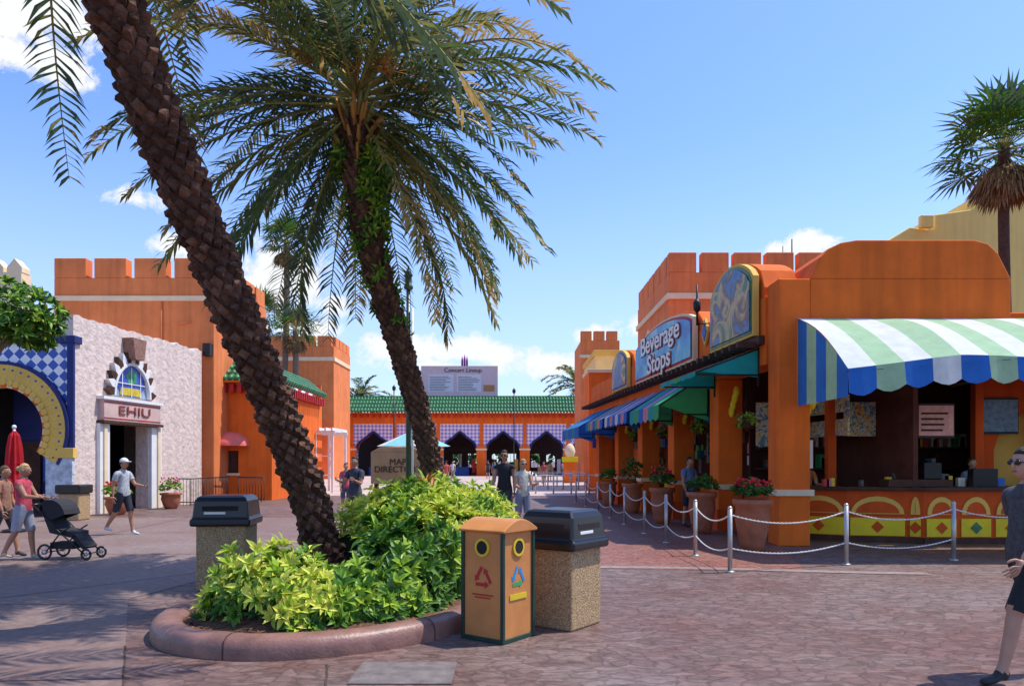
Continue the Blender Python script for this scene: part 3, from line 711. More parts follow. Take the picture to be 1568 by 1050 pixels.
for i,(x,y,h) in enumerate([(-11,70,8.2),(.2,75,8.4)]):
    e=E('street_lamp'+('' if i==0 else '.001')); mb=MB(); mb.tube([(x,y,0),(x,y,h)],[.07,.05],8,BMET); mb.lathe((x,y,h),[(.05,0),(.16,.1),(.18,.35),(.05,.5),(.02,.6)],8,BMET); mb.obj('post',e)
# ---------------------------------------------------------------- right shop row
uX=V((-.0797,.9968,0)); nO=V((-.9968,-.0797,0))
FR2=frame((5.18,14.62,0),uX,nO)
e=E('beverage_shop_building'); mb=MB(FR2)
LEN=19.6
cols=[3.6,7.2,10.8,14.4,18.2]
for s in cols:
    mb.box(s-.3,s+.3,-.6,0,0,3.6,ORG); 
mb.box(.62,LEN,-.55,0,3.61,5.0,ORG)
mb.box(.62,LEN,-5.0,-.56,4.7,4.85,ORG)
mb.box(LEN-.3,LEN,-5,-.56,0,4.69,ORG)
def hump(s0,s1,h,zb=5.0,g=0):
    pl=[(s0,zb)];m=16
    for i in range(m+1):
        t=i/m; pl.append((s0+(s1-s0)*t,zb+g+h*(.35+.65*math.sin(math.pi*t)**.6) if 0<t<1 else zb+g+.2*h))
    pl.append((s1,zb)); return pl
for s0,s1,h in [(.7,3.9,1.0),(4.4,11.2,.85),(11.6,15,.7)]:
    mb.prism(hump(s0,s1,h),-.75,-.02,ORG)
mb.obj('walls',e,.02)
mb=MB(FR2)
for s in cols:
    mb.box(s-.34,s+.34,-.64,.04,.98,1.1,CREAM); mb.box(s-.33,s+.33,-.62,.03,0,.5,ORGD)
    for k in range(4):
        for sd in (-1,1):
            mb.sph((s+sd*(.38+.10*k),-.3,3.28-.15*(3-k)),(.11,.07,.14),YPAINT,8,6)
mb.box(.62,LEN,.002,.12,4.02,4.2,BROWN)
s=.8
while s<LEN: mb.box(s,s+.09,.121,.5,3.98,4.1,BROWN); s+=.42
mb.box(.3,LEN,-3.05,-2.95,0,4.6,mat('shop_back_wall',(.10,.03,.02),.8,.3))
mb.box(.7,LEN-.4,-2.9,-.7,.0,.03,BROWN)
s=4.1
k=0
GOODS=[mat('goods_%d'%i,c,.5,.2,8) for i,c in enumerate([(.5,.05,.03),(.04,.14,.45),(.65,.62,.55),(.7,.48,.05),(.05,.28,.1),(.55,.2,.26),(.12,.06,.03),(.1,.1,.1)])]
def signart(name,cs,sc):
    m=bpy.data.materials.new(name); m.use_nodes=True;N=m.node_tree.nodes;L=m.node_tree.links;b=N['Principled BSDF']
    g=N.new('ShaderNodeNewGeometry');n=N.new('ShaderNodeTexNoise');n.inputs['Scale'].default_value=sc;n.inputs['Detail'].default_value=5;n.inputs['Distortion'].default_value=1.2;L.new(g.outputs['Position'],n.inputs[0])
    r=N.new('ShaderNodeValToRGB')
    for i,(p,c) in enumerate(cs):
        el=r.color_ramp.elements[i] if i<2 else r.color_ramp.elements.new(p)
        el.position=p;el.color=(*c,1)
    L.new(n.outputs[0],r.inputs[0]);L.new(r.outputs[0],b.inputs['Base Color']);b.inputs['Roughness'].default_value=.4
    return m
A1=signart('sign_mural',[(.30,(.03,.10,.30)),(.42,(.06,.20,.42)),(.47,(.10,.06,.05)),(.52,(.50,.26,.10)),(.56,(.60,.42,.18)),(.66,(.05,.16,.07))],1.1)
A2=signart('sign_blue_mural',[(.3,(.01,.16,.45)),(.45,(.02,.34,.62)),(.55,(.03,.45,.60)),(.66,(.35,.55,.55))],.9)
MENU=signart('menu_print',[(.3,(.5,.05,.03)),(.42,(.7,.5,.08)),(.5,(.65,.6,.5)),(.57,(.05,.15,.35)),(.68,(.1,.3,.1))],9)
while s<LEN-1:
    mb.box(s,s+2.6,-1.0,-.7,0,1.05,YPAINT if k%2 else ORGD); mb.box(s-.05,s+2.65,-1.05,-.6,1.06,1.12,BROWN); 
    for j in range(18):
        x=s+.1+j*.14; z=u(1.2,2.9); y=u(1.1,2.6); mb.box(x,x+u(.08,.3),-y-.1,-y,z,z+u(.12,.55),R.choice(GOODS))
    for j in range(3): x=s+.5+j*.8; mb.tube([(x,-.5,3.6),(x,-.5,3.0)],.01,4,BMET); mb.lathe((x,-.5,2.62),[(.03,0),(.12,.1),(.13,.25),(.04,.38)],8,R.choice(GOODS))
    mb.box(s+1.2,s+1.24,-1.3,-.55,2.15,3.2,MENU); mb.box(s+.1,s+.14,-1.9,-1.3,1.6,2.5,MENU)
    s+=3.6;k+=1
mb.box(.9,3.2,-1.0,-.6,0,1.05,ORGD); mb.box(.85,3.25,-1.05,-.55,1.06,1.12,BROWN); mb.box(1.2,1.24,-1.3,-.7,1.5,2.1,WHITE)
for z in (2.2,2.7): mb.box(1.0,3.0,-2.0,-1.96,z,z+.35,MENU)
mb.box(2.6,2.64,-1.6,-.65,2.0,3.0,MENU)
mb.obj('shop_fittings',e)
FLR=mat('red_flower',(.6,.02,.03),.6);FLP=mat('pink_flower',(.65,.2,.3),.6)
for i,s in enumerate((2.2,5.5,9.1,12.7)):   # hanging flower baskets
    e3=E('hanging_flower_basket'+('' if i==0 else '.%03d'%i)); mb=MB(FR2); bz=2.55
    for a in (0,2.1,4.2): mb.tube([(s+.16*math.cos(a),-.28+.16*math.sin(a),bz),(s,-.28,3.62)],.006,4,BMET)
    mb.lathe((s,-.28,bz-.2),[(.03,0),(.12,.04),(.17,.2),(.16,.2)],12,BROWN)
    for k in range(34):
        a=u(0,6.28);q=u(.03,.2); p=V((s+q*math.cos(a),-.28+q*math.sin(a),bz+u(-.12,.12))); rosette(mb,p,(math.cos(a),math.sin(a),.5),5,.11,.045,[LG,LL])
        if k%2: mb.sph(p+V((.03,0,.05)),.03,FLR if i%2 else FLP,6,4)
    mb.obj('basket',e3)
def awning(mb,s0,s1,zb,zf,out,mats,n,val=.28,y0=0,bow=0):
    st=(s1-s0)/n;K=6
    for i in range(n):
        a=s0+i*st;b=a+st;m=mats[i%len(mats)];vs=[]
        for k in range(K+1):
            t=k/K; z=zb+(zf-zb)*t+bow*math.sin(math.pi*t); vs+=[(a,y0+out*t,z),(b,y0+out*t,z)]
        mb.add(vs,[(2*k,2*k+1,2*k+3,2*k+2) for k in range(K)],m,True)
        mb.add([(a,y0+out,zf),(b,y0+out,zf),(b,y0+out+.01,zf-val*.8),((a+b)/2,y0+out+.012,zf-val),(a,y0+out+.01,zf-val*.8)],[(0,4,3,2,1)],m)
    for a in (s0,s1):
        mb.add([(a,y0,zb),(a,y0+out,zf),(a,y0,zf-val)],[(0,1,2)],mats[0])
        mb.tube([(a,y0,zf-val*.6),(a,y0+out-.02,zf-val*.6)],.02,6,BMET); mb.tube([(a,y0+.02,zb),(a,y0+.02,zf-.3)],.02,6,BMET); mb.tube([(a,y0,zb-.02),(a,y0+out,zf-.03)],.02,6,BMET)
def canv(n,c): return mat(n,c,.8,.1,4,trans=.3)
TEAL=canv('teal_canvas',(.02,.40,.36));GRN=canv('green_canvas',(.07,.46,.15));BLC=canv('blue_canvas',(.035,.19,.60));PNK=canv('pink_canvas',(.80,.32,.32));WHC=canv('white_canvas',(.80,.83,.76));LIM=canv('lime_canvas',(.42,.64,.38))
def aw(name,*a,**k):
    m=MB(FR2); awning(m,*a,**k); e2=E(name); m.obj('canvas',e2)
aw('green_awning',.9,3.5,4.0,3.5,1.35,[TEAL,TEAL,GRN],5,.12)
aw('striped_awning.001',4.0,7.0,3.85,3.05,1.25,[GRN,TEAL,PNK,BLC],6,.4)
aw('striped_awning.002',7.6,10.8,3.8,3.1,1.2,[BLC,PNK,BLC,WHC],8,.35)
aw('striped_awning.003',11.2,14.4,3.8,3.1,1.2,[BLC,PNK,GRN],7,.35)
aw('blue_awning',14.8,19.2,3.8,3.0,1.4,[BLC,BLC,TEAL],8,.5)
def roundsign(s0,s1,z0,z1,rise,m,fr,fr2=None):
    mb=MB(FR2)
    def prof(g):
        pl=[(s0-g,z0-g),(s1+g,z0-g)]
        for i in range(17):
            t=1-i/16; pl.append((s0-g+(s1-s0+2*g)*t,z1+g+rise*math.sin(math.pi*t)**.7))
        return pl
    mb.prism(prof(.12),.03,.16,fr); mb.prism(prof(.0),.178,.2,m)
    if fr2: mb.prism(prof(.06),.162,.175,fr2)
    return mb
e=E('painted_sign'); roundsign(.95,3.3,4.35,5.35,.5,A1,YEL,GT).obj('panel',e,.01)
e=E('beverage_sign'); roundsign(4.8,10.6,4.35,5.25,.4,A2,CREAM,RED).obj('panel',e,.01)
WL=mat('white_letters',(.85,.84,.75),.5,.03)
for off,m_,bo in ((.205,mat('letter_outline',(.35,.04,.03)),.045),(.235,WL,.012)):
    text('Beverage\nStops',.78,tframe(FR2@V((7.7,off,4.93)),-uX,nO),m_,e,'letters',.008,sx=1.45,bold=bo)
e=E('painted_sign.001'); roundsign(12.1,14.3,4.4,5.2,.4,A1,YEL,BLUE).obj('panel',e,.01)
e=E('diamond_sign'); mb=MB(FR2); 
mb.prism([(4.05,4.5),(4.3,4.85),(4.05,5.2),(3.8,4.85)],.02,.08,YEL);mb.prism([(4.05,4.62),(4.22,4.85),(4.05,5.08),(3.88,4.85)],.081,.1,BLUE);mb.obj('panel',e)
# ---- corner block
e=E('corner_shop_building'); mb=MB()
mb.box(5.18,5.8,14.6,15.2,0,5.2,ORG)
mb.box(5.8,9.7,14.6,15.1,3.3,5.2,ORG)
mb.box(5.18,5.6,15.201,15.25,4.0,5.19,ORG)
sh=[(5.8,5.2),(5.88,5.35),(6.0,5.62),(6.15,5.78),(6.4,5.9),(6.7,5.95),(9.0,5.95),(9.25,5.88),(9.45,5.7),(9.6,5.4),(9.7,5.2)]
mb.prism(sh,14.6,21,ORG)
mb.box(9.7,12.5,14.9,15.3,3.3,4.6,ORG); mb.box(5.8,12.5,15.31,21,4.3,4.5,ORG)
mb.box(12.5,12.8,14.9,21,0,4.6,ORG)
mb.obj('walls',e,.04,3)
mb=MB()
mb.box(5.12,5.86,14.55,15.26,.98,1.1,CREAM)
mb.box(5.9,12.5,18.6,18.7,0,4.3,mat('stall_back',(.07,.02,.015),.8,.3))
for x in (6.95,8.55,10.15,11.7): mb.box(x-.09,x+.09,16.3,16.48,1.1,4.3,ORGD)
cp=[(5.95,16.0),(6.9,15.45),(8.0,15.2),(8.25,15.05),(12.4,15.05)]
for a,b in zip(cp[:-1],cp[1:]):
    A=V((*a,0));B=V((*b,0));d=(B-A);l=d.length;M=frame(A,d.normalized(),V((0,0,1)).cross(d.normalized()))
    q=MB(M); q.box(0,l,0,.12,0,1.05,ORGD); q.box(-.03,l+.03,-.12,.5,1.06,1.13,BROWN); q.box(0,l,-.03,-.002,0,.12,BROWN)
    nn=max(1,int(l/.62)); w_=l/nn
    for i in range(nn):
        q.box(i*w_+.05,i*w_+w_-.05,-.03,-.004,.14,.50,YPAINT)
        cxx=i*w_+w_/2; pl=[(cxx+ (w_/2-.06)*math.cos(t),.58+.36*math.sin(t)) for t in [math.pi*j/10 for j in range(11)]]
        q.prism(pl[::-1],-.03,-.004,YEL)
        pl=[(cxx+ (w_/2-.15)*math.cos(t),.6+.24*math.sin(t)) for t in [math.pi*j/10 for j in range(11)]]
        q.prism(pl[::-1],-.04,-.031,ORGD)
        q.prism([(cxx-.12,.32),(cxx,.20),(cxx+.12,.32),(cxx,.44)],-.04,-.031,GT if i%2 else ORGD)
    mb.merge(q)
mb.box(7.6,8.9,15.15,15.55,1.14,1.28,BROWN); mb.box(8.4,8.75,15.3,15.5,1.3,1.62,BMET); mb.box(9.4,9.9,15.3,15.5,1.14,1.5,BMET)
SCR=mat('menu_board',(.85,.42,.36),.4,.25,6); 
mb.box(8.75,9.5,16.15,16.2,2.2,2.85,SCR)
for z in (2.3,2.42,2.54,2.66): mb.box(8.8,8.8+u(.4,.6),16.135,16.148,z,z+.04,BROWN)
mb.box(8.7,9.55,16.201,16.23,2.15,2.9,BMET); mb.box(10.15,11.15,16.53,16.55,2.25,3.05,BMET); mb.box(10.2,11.1,16.48,16.528,2.3,3.0,mat('menu_dark',(.12,.20,.28),.25,.5,8)); mb.box(7.3,8.0,16.5,16.55,2.2,2.95,MENU); mb.box(5.95,6.3,16.2,16.24,1.9,2.4,WHITE)
for i in range(70):
    x=u(6,12.2);z=R.choice([1.5,2.0]); mb.box(x,x+u(.06,.16),18.2,18.5,z,z+u(.15,.35),R.choice(GOODS))
for i in range(22):
    x=u(6.2,12);mb.box(x,x+u(.06,.18),15.5,15.6,1.135,1.135+u(.08,.28),R.choice(GOODS))
mb.box(6,12.4,18.1,18.55,1.95,1.99,BROWN); mb.box(6,12.4,18.1,18.55,1.45,1.49,BROWN)
for x0 in (5.8,11.2):
    for k in range(6): mb.sph((x0+.05+.09*k,14.9,3.25-.12*(5-k if x0<11 else k)),(.09,.06,.11),YPAINT,8,6)
mb.archwall(10.4,12.4,0,3.9,16.6,16.8,[(11.4,.75,1.9,.9,'ogee',1.1)],ORGD); mb.box(10.5,12.4,16.9,16.95,1.1,3,YEL)
mb.obj('stall_fittings',e)
e=E('striped_canopy'); mb=MB()
X0,X1=5.55,11.6;nst=13;st=(X1-X0)/nst; YF=12.4; DY=14.58-YF
def edge(x):
    t=(x-X0)/(X1-X0); return 3.18+.24*math.sin(math.pi*min(1,t*1.3))
def sag(x): return -.09*abs(math.sin(math.pi*(x-X0)/st/4))
for i in range(nst):
    a=X0+i*st;b=a+st;K=8;m=[WHC,LIM][i%2]
    for h_ in range(3):
        vs=[];xa=a+(b-a)*h_/3;xb=a+(b-a)*(h_+1)/3
        for k in range(K+1):
            t=k/K
            for x in (xa,xb): vs.append((x,14.58-DY*t,4.42+(edge(x)-4.42)*t+.16*math.sin(math.pi*t)+sag(x)*math.sin(math.pi*t*.9)))
        mb.add(vs,[(2*k,2*k+1,2*k+3,2*k+2) for k in range(K)],m,True)
    mv=[BLC,LIM,BLC,WHC][i%4]
    def fy(x): return YF-.04-.025*math.sin(x*9)
    for h_ in range(4):
        xa=a+(b-a)*h_/4;xb=a+(b-a)*(h_+1)/4
        def lo(x): return edge(x)-.40-.09*math.sin(math.pi*(x-a)/st)
        mb.add([(xa,YF,edge(xa)+sag(xa)*.3),(xb,YF,edge(xb)+sag(xb)*.3),(xb,fy(xb),lo(xb)),(xa,fy(xa),lo(xa))],[(0,3,2,1)],mv,True)
for k in range(5):
    y0=14.58-DY*k/5;y1=14.58-DY*(k+1)/5
    def zz(t): return 4.42+(3.18-4.42)*t+.14*math.sin(math.pi*t)
    mb.add([(X0,y0,zz(k/5)),(X0,y1,zz((k+1)/5)),(X0,y1,2.72),(X0,y0,2.72)],[(0,1,2,3)],[BLC,LIM][k%2])
for x in (5.6,8.5,11.5): mb.tube([(x,YF+.02,3.15),(x,14.6,3.1)],.025,6,BMET)
mb.tube([(5.55,YF+.02,3.13),(8.5,YF+.02,3.35),(11.6,YF+.02,3.15)],.025,6,BMET)
mb.obj('canvas',e)
e=E('castle_building.001'); mb=MB()
mb.box(6.7,15,32,40,0,9.7,ORG2); crenel(mb,6.7,15,32,32.5,9.7,6,ORG2,.85,.84); crenel(mb,6.7,7.2,32.7,40,9.7,5,ORG2,.85,.86,'y')
mb.box(5.2,6.69,30,33,0,6.2,ORG2)
mb.obj('walls',e,.03); mb=MB(); mb.box(6.6,15,31.9,31.998,8.55,8.8,CREAM); mb.box(6.6,6.698,31.999,40,8.55,8.8,CREAM)
for i in range(4):
    x=5.3+i*.36; mb.prism([(x,6.2),(x+.3,6.2),(x+.15,6.9)],30,30.3,CREAM)
mb.obj('trim',e)
e=E('castle_tower.001'); mb=MB(); mb.box(5.5,8.6,60,66,0,11.3,ORG2); crenel(mb,5.5,8.6,60,60.5,11.3,3,ORG2,.75,.84); mb.box(5.4,8.6,59.9,59.998,9.9,10.15,CREAM); mb.obj('walls',e,.03)
e=E('cream_building'); mb=MB(); mb.box(5.0,7.5,45,52,0,8.0,mat('cream_stucco',(.85,.60,.24),.8,.1)); mb.box(4.9,7.6,44.9,52,8.0,8.3,YEL); mb.box(4.3,7,42,44.8,0,6.6,ORG); mb.box(4.2,7,41.9,44.8,6.6,6.8,CREAM)
for k in range(3): mb.prism([(4.5+k*.7,2.4),(5.0+k*.7,2.4),(5.0+k*.7,3.2),(4.75+k*.7,3.7),(4.5+k*.7,3.2)],41.95,41.998,NAVY)
mb.obj('walls',e,.02)
e=E('yellow_building'); mb=MB(); YS=mat('yellow_stucco',(.95,.66,.20),.85,.06,1,.1,streak=.08)
mb.prism([(14.9,0),(30,0),(30,12.3),(18.6,12.3),(18.6,11.75),(16.9,11.5),(16.9,10.9),(15.9,11.0),(14.9,10.4)],30,38,YS); mb.box(16.2,16.7,29.7,29.99,10.9,11.4,YS); mb.obj('walls',e,.05)
e=E('rooftop_antenna'); mb=MB(); mb.tube([(12.3,33,9),(12.3,33,11.4)],.03,5,BMET); mb.tube([(11.9,33,9),(11.9,33,11.1)],.02,5,BMET); mb.obj('poles',e)
e=E('wall_lantern'); mb=MB(FR2); mb.tube([(3.95,.3,5.0),(3.95,.3,6.0)],.025,6,BMET); mb.lathe((3.95,.3,5.3),[(.02,0),(.09,.08),(.1,.26),(.03,.36)],8,BMET); mb.tube([(3.95,0,5.05),(3.95,.3,5.05)],.02,5,BMET); mb.obj('lantern',e)
# ---------------------------------------------------------------- bins
def aggm():
    m=bpy.data.materials.new('exposed_aggregate'); m.use_nodes=True;N=m.node_tree.nodes;L=m.node_tree.links;b=N['Principled BSDF']
    g=N.new('ShaderNodeNewGeometry');v=N.new('ShaderNodeTexVoronoi');v.inputs['Scale'].default_value=110;L.new(g.outputs['Position'],v.inputs[0])
    s=N.new('ShaderNodeSeparateColor');L.new(v.outputs['Color'],s.inputs[0])
    r=N.new('ShaderNodeValToRGB'); els=r.color_ramp.elements
    els[0].position=0;els[0].color=(.17,.09,.04,1);els[1].position=1;els[1].color=(.62,.46,.28,1)
    for p,c in ((.3,(.40,.25,.11)),(.7,(.50,.33,.16))):
        k=els.new(p);k.color=(*c,1)
    L.new(s.outputs[0],r.inputs[0]);L.new(r.outputs[0],b.inputs['Base Color']);b.inputs['Roughness'].default_value=.85
    bp=N.new('ShaderNodeBump');bp.invert=True;bp.inputs['Strength'].default_value=.7;bp.inputs['Distance'].default_value=.01;L.new(v.outputs['Distance'],bp.inputs['Height']);L.new(bp.outputs[0],b.inputs['Normal']);return m
AGG=aggm()
def trash_bin(name,corner,ux,wd,hb,ht):
    ux=V(ux).normalized(); uy=V((-ux.y,ux.x,0)); F=frame(corner,ux,uy); e=E(name)
    mb=MB(F); mb.box(.02,wd-.02,.02,wd-.02,0,hb,AGG); mb.obj('body',e,.02,2)
    mb=MB(F); o=.045
    z0=hb-.02
    mb.box(-o,wd+o,-o,wd+o,z0,z0+.10,BLACK)
    prof=[(-.03,.10),(-.02,.12),(.0,ht-hb-.07),(.03,ht-hb-.02),(.08,ht-hb)]
    vs=[]
    for g,z in prof: vs+=[(g,g,z0+z),(wd-g,g,z0+z),(wd-g,wd-g,z0+z),(g,wd-g,z0+z)]
    fs=[(i*4+k,i*4+(k+1)%4,(i+1)*4+(k+1)%4,(i+1)*4+k) for i in range(len(prof)-1) for k in range(4)]+[(16,17,18,19)]
    mb.add(vs,fs,BLACK); mb.obj('lid',e,.03,3)
    mb=MB(F); h=ht-hb
    mb.box(wd*.16,wd*.84,-.012,.02,z0+.15,z0+h-.13,DARK); mb.box(wd*.2,wd*.6,-.02,-.0125,z0+.155,z0+.185,WHITE)
    mb.box(-.012,.02,wd*.16,wd*.84,z0+.15,z0+h-.13,BMET)
    mb.obj('flap',e,.006)
trash_bin('trash_bin',(.58,7.22,0),(.6,.8,0),.60,.80,1.19)
trash_bin('trash_bin.001',(-4.05,9.55,0),(1,.1,0),.66,.84,1.23)
e=E('recycling_bin'); ux=V((.6,.8,0));uy=V((-.8,.6,0)); F=frame((-.08,6.73,0),ux,uy); W_=.5
OB=mat('recycle_orange',(.58,.23,.07),.45,.14,3); DG=mat('dark_green_trim',(.02,.05,.035),.5,.2)
mb=MB(F)
mb.box(.02,W_-.02,.02,W_-.02,.03,1.0,OB)
mb.obj('body',e,.006)
mb=MB(F)
for a,b in [(0,0),(W_-.035,0),(0,W_-.035),(W_-.035,W_-.035)]: mb.box(a,a+.035,b,b+.035,0,1.005,DG)
mb.box(.035,W_-.035,.002,W_-.002,0,.04,DG); mb.box(.002,W_-.002,.035,W_-.035,.001,.041,DG)
mb.obj('frame',e,.006)
mb=MB(F)
n=10;pl=[(-.005,1.0)]
for i in range(n+1): t=i/n; pl.append((-.02+(W_+.04)*t,1.02+.10*math.sin(math.pi*t)))
pl.append((W_+.005,1.0)); mb.prism(pl,-.02,W_+.02,OB); mb.obj('roof',e,.01)
mb=MB(F); RY=mat('ring_yellow',(.7,.5,.03),.4)
for fc in (0,1):
    c=W_/2;zc=.86
    for i in range(20):
        a0=2*math.pi*i/20;a1=2*math.pi*(i+1)/20
        def q(a,r,o):
            return (c+r*math.cos(a),-o,zc+r*math.sin(a)) if fc==0 else (-o,c+r*math.cos(a),zc+r*math.sin(a))
        for ra,rb,o0,m in [(.062,.085,-.008,RY),(.0,.062,-.012,DARK)]:
            mb.add([q(a0,ra,o0+.004),q(a1,ra,o0+.004),q(a1,rb,o0+.004),q(a0,rb,o0+.004)],[(0,1,2,3)],m)
        mb.add([q(a0,.085,-.02),q(a1,.085,-.02),q(a1,.085,-.004),q(a0,.085,-.004)],[(0,1,2,3)],RY)
    m=RED if fc==1 else mat('logo_green',(.05,.35,.12)); m2=m if fc==1 else mat('logo_blue',(.03,.25,.5))
    for k in range(3):
        an=math.pi/2+k*2.094; an2=an+2.094; zl=.58
        A=V((math.cos(an),math.sin(an)))*.12; B=V((math.cos(an2),math.sin(an2)))*.12
        d=(B-A).normalized(); nn_=V((-d.y,d.x)); L_=(B-A).length
        def pt(s_,t_): 
            p=A+d*s_+nn_*t_
            return (c+p.x,.016,zl+p.y) if fc==0 else (.016,c-p.x,zl+p.y)
        mb.add([pt(.02,-.016),pt(L_*.62,-.016),pt(L_*.62,.016),pt(.02,.016)],[(0,1,2,3)],m if k%2 else m2)
        mb.add([pt(L_*.62,-.036),pt(L_*.85,0),pt(L_*.62,.036)],[(0,1,2)],m if k%2 else m2)
    if fc==0: mb.box(c-.13,c+.13,.012,.019,.38,.43,RY)
    else:
        mb.box(.012,.019,c-.12,c+.12,.42,.432,RED); mb.box(.012,.019,c-.09,c+.09,.395,.405,RED)
mb.obj('labels',e)
# ---------------------------------------------------------------- lantern pole, map sign, umbrella
e=E('lantern_post'); mb=MB(); GP=mat('green_post',(.03,.07,.05),.35,.2,spec=.6); x,y=-2.0,14.5
mb.tube([(x,y,.3),(x,y,5.0)],[.055,.04],10,GP); mb.lathe((x,y,4.95),[(.05,0),(.09,.03),(.09,.08),(.065,.1),(.065,.26),(.09,.28),(.05,.36),(.02,.42),(.02,.48)],10,GP); mb.tube([(x+.08,y-.02,.3),(x+.08,y-.02,4.6)],.025,8,WHITE); mb.obj('post',e)  # white tube added alongside as the post's bright sunlit strip
e=E('map_directory_sign'); mb=MB(); TAN=mat('tan_sign',(.46,.27,.12),.6,.15)
mb.box(-4.7,-3.0,25.0,25.2,.9,1.95,TAN); mb.prism([(-4.7,1.952),(-3.0,1.952),(-3.3,2.12),(-4.4,2.12)],25.0,25.2,TAN); mb.box(-4.6,-4.45,25.05,25.15,0,.9,BROWN);mb.box(-3.25,-3.1,25.05,25.15,0,.9,BROWN); mb.obj('board',e,.01)
text('MAP\nDIRECTORY',.29,tframe((-3.8,24.98,1.5),(1,0,0),(0,-1,0)),BROWN,e,'letters')
e=E('patio_umbrella'); mb=MB(); AQ=canv('aqua_canvas',(.30,.70,.70)); cx,cy=-3.6,27.5
for i in range(8):
    a0=i*math.pi/4;a1=a0+math.pi/4; mb.add([(cx,cy,2.8),(cx+1.35*math.cos(a0),cy+1.35*math.sin(a0),2.2),(cx+1.35*math.cos(a1),cy+1.35*math.sin(a1),2.2)],[(0,1,2)],AQ if i%2 else WHC)
mb.tube([(cx,cy,0),(cx,cy,2.9)],.03,8,BMET); mb.obj('canopy',e)
e=E('patio_umbrella.001'); mb=MB(); UX=-11.60; mb.tube([(UX,17.5,0),(UX,17.5,2.42)],.028,8,WHITE); mb.sph((UX,17.5,2.45),.05,WHITE,8,6); mb.lathe((UX,17.5,0),[(.25,0),(.25,.06),(.05,.1)],12,BMET)
pr=[];RCV=canv('red_canvas',(.55,.02,.03))
pf=[(2.36,.03),(2.25,.09),(1.95,.13),(1.6,.15),(1.35,.115),(1.2,.16),(.95,.24),(.85,.22)]
for (z,rr0) in pf:
    for k in range(20):
        a=2*math.pi*k/20; rr=rr0*(1+.28*(k%2))*(1+.1*math.sin(k*2.3)); pr.append((UX+rr*math.cos(a),17.5+rr*math.sin(a),z-.05*(k%3)*(z<1)))
mb.add(pr,[(i*20+k,i*20+(k+1)%20,(i+1)*20+(k+1)%20,(i+1)*20+k) for i in range(len(pf)-1) for k in range(20)],RCV,False); mb.obj('canopy',e)
e=E('kiosk_sign'); mb=MB(); mb.box(3.9,4.9,57,57.3,0,1.6,ORG); mb.box(3.8,5.0,56.9,57.3,1.6,2.0,YPAINT); mb.lathe((4.4,57.1,2.0),[(.3,0),(.42,.4),(.3,.8),(.1,1.0)],10,CREAM); mb.obj('body',e,.02)
# ---------------------------------------------------------------- pots, fences, stanchions
def pot(name,x,y,r,h,kinds,flower=None,ph=.35):
    e=E(name); mb=MB(); mb.lathe((x,y,0),[(r*.55,0),(r*.7,h*.15),(r*.95,h*.6),(r*.9,h*.85),(r*1.08,h*.9),(r*1.08,h),(r*.9,h),(r*.85,h*.93)],20,TERRA); mb.obj('pot',e)
    mb=MB()
    for i in range(60):
        a=u(0,6.28);q=u(0,1)**.5*r; rosette(mb,V((x+q*math.cos(a),y+q*math.sin(a),h+ph*u(.2,1)*(1-.5*(q/r)**2))),(math.cos(a)*.6,math.sin(a)*.6,1),6,.12,.05,kinds)
        if flower and i%2: mb.sph((x+q*math.cos(a),y+q*math.sin(a),h+ph*u(.7,1.1)),.035,flower,6,4)
    mb.obj('plant',e)
pot('flower_pot',4.45,13.9,.33,.95,[LG,LD],FLR)
pot('flower_pot.001',4.35,17.2,.32,.95,[LG,LD],None)
pot('flower_pot.002',4.0,20.0,.32,.95,[LD,LG],FLR,.5)
pot('flower_pot.003',3.85,24.0,.32,.95,[LD,LG],None,.9)
pot('flower_pot.004',3.6,28.0,.3,.9,[LG],None,.5)
pot('flower_pot.005',-12.2,23.2,.36,.55,[LG,LL],FLR,.45)
pot('flower_pot.006',-11.9,26.2,.34,.55,[LG,LL],FLP,.5)
e=E('waste_bin'); mb=MB(); mb.box(-12.6,-12.0,20.8,21.4,0,.75,AGG); mb.box(-12.65,-11.95,20.75,21.45,.75,1.0,BLACK); mb.obj('body',e,.04)
def rail(name,a,b,h=1.0):
    e=E(name); mb=MB(); a=V(a);b=V(b);n=int((b-a).length/.14)
    for z in (.12,h): mb.tube([a+V((0,0,z)),b+V((0,0,z))],.022,6,BMET)
    for i in range(n+1):
        p=a.lerp(b,i/n); mb.tube([p,p+V((0,0,h))],.02 if i%8==0 else .01,5,BMET)
    mb.obj('bars',e)
rail('metal_railing',(-12.0,28,0),(-11.9,31.5,0)); rail('metal_railing.001',(-11.3,31,0),(-10.1,30.6,0)); rail('metal_railing.002',(-12.0,28,0),(-12.6,28.2,0))
posts=[(7.35,12.5),(5.32,11.95),(3.24,11.16),(3.2,13.1),(3.12,15.2),(3.02,17.1),(2.94,19.6),(2.86,21.8),(2.8,24.5),(2.7,27.5),(2.6,30.5)]
PM=mat('post_metal',(.5,.48,.45),.4,.15,metal=.6)
ROPE=mat('white_chain',(.66,.64,.60),.6,.3,120,det=0)
def catenary(mb,a,b,z,sag):
    pts=[];n=60
    for i in range(n+1):
        t=i/n; pts.append((a[0]+(b[0]-a[0])*t,a[1]+(b[1]-a[1])*t,z-sag*4*t*(1-t)))
    mb.tube(pts,[.007 if i%2 else .014 for i in range(n+1)],5,ROPE,smooth=False)
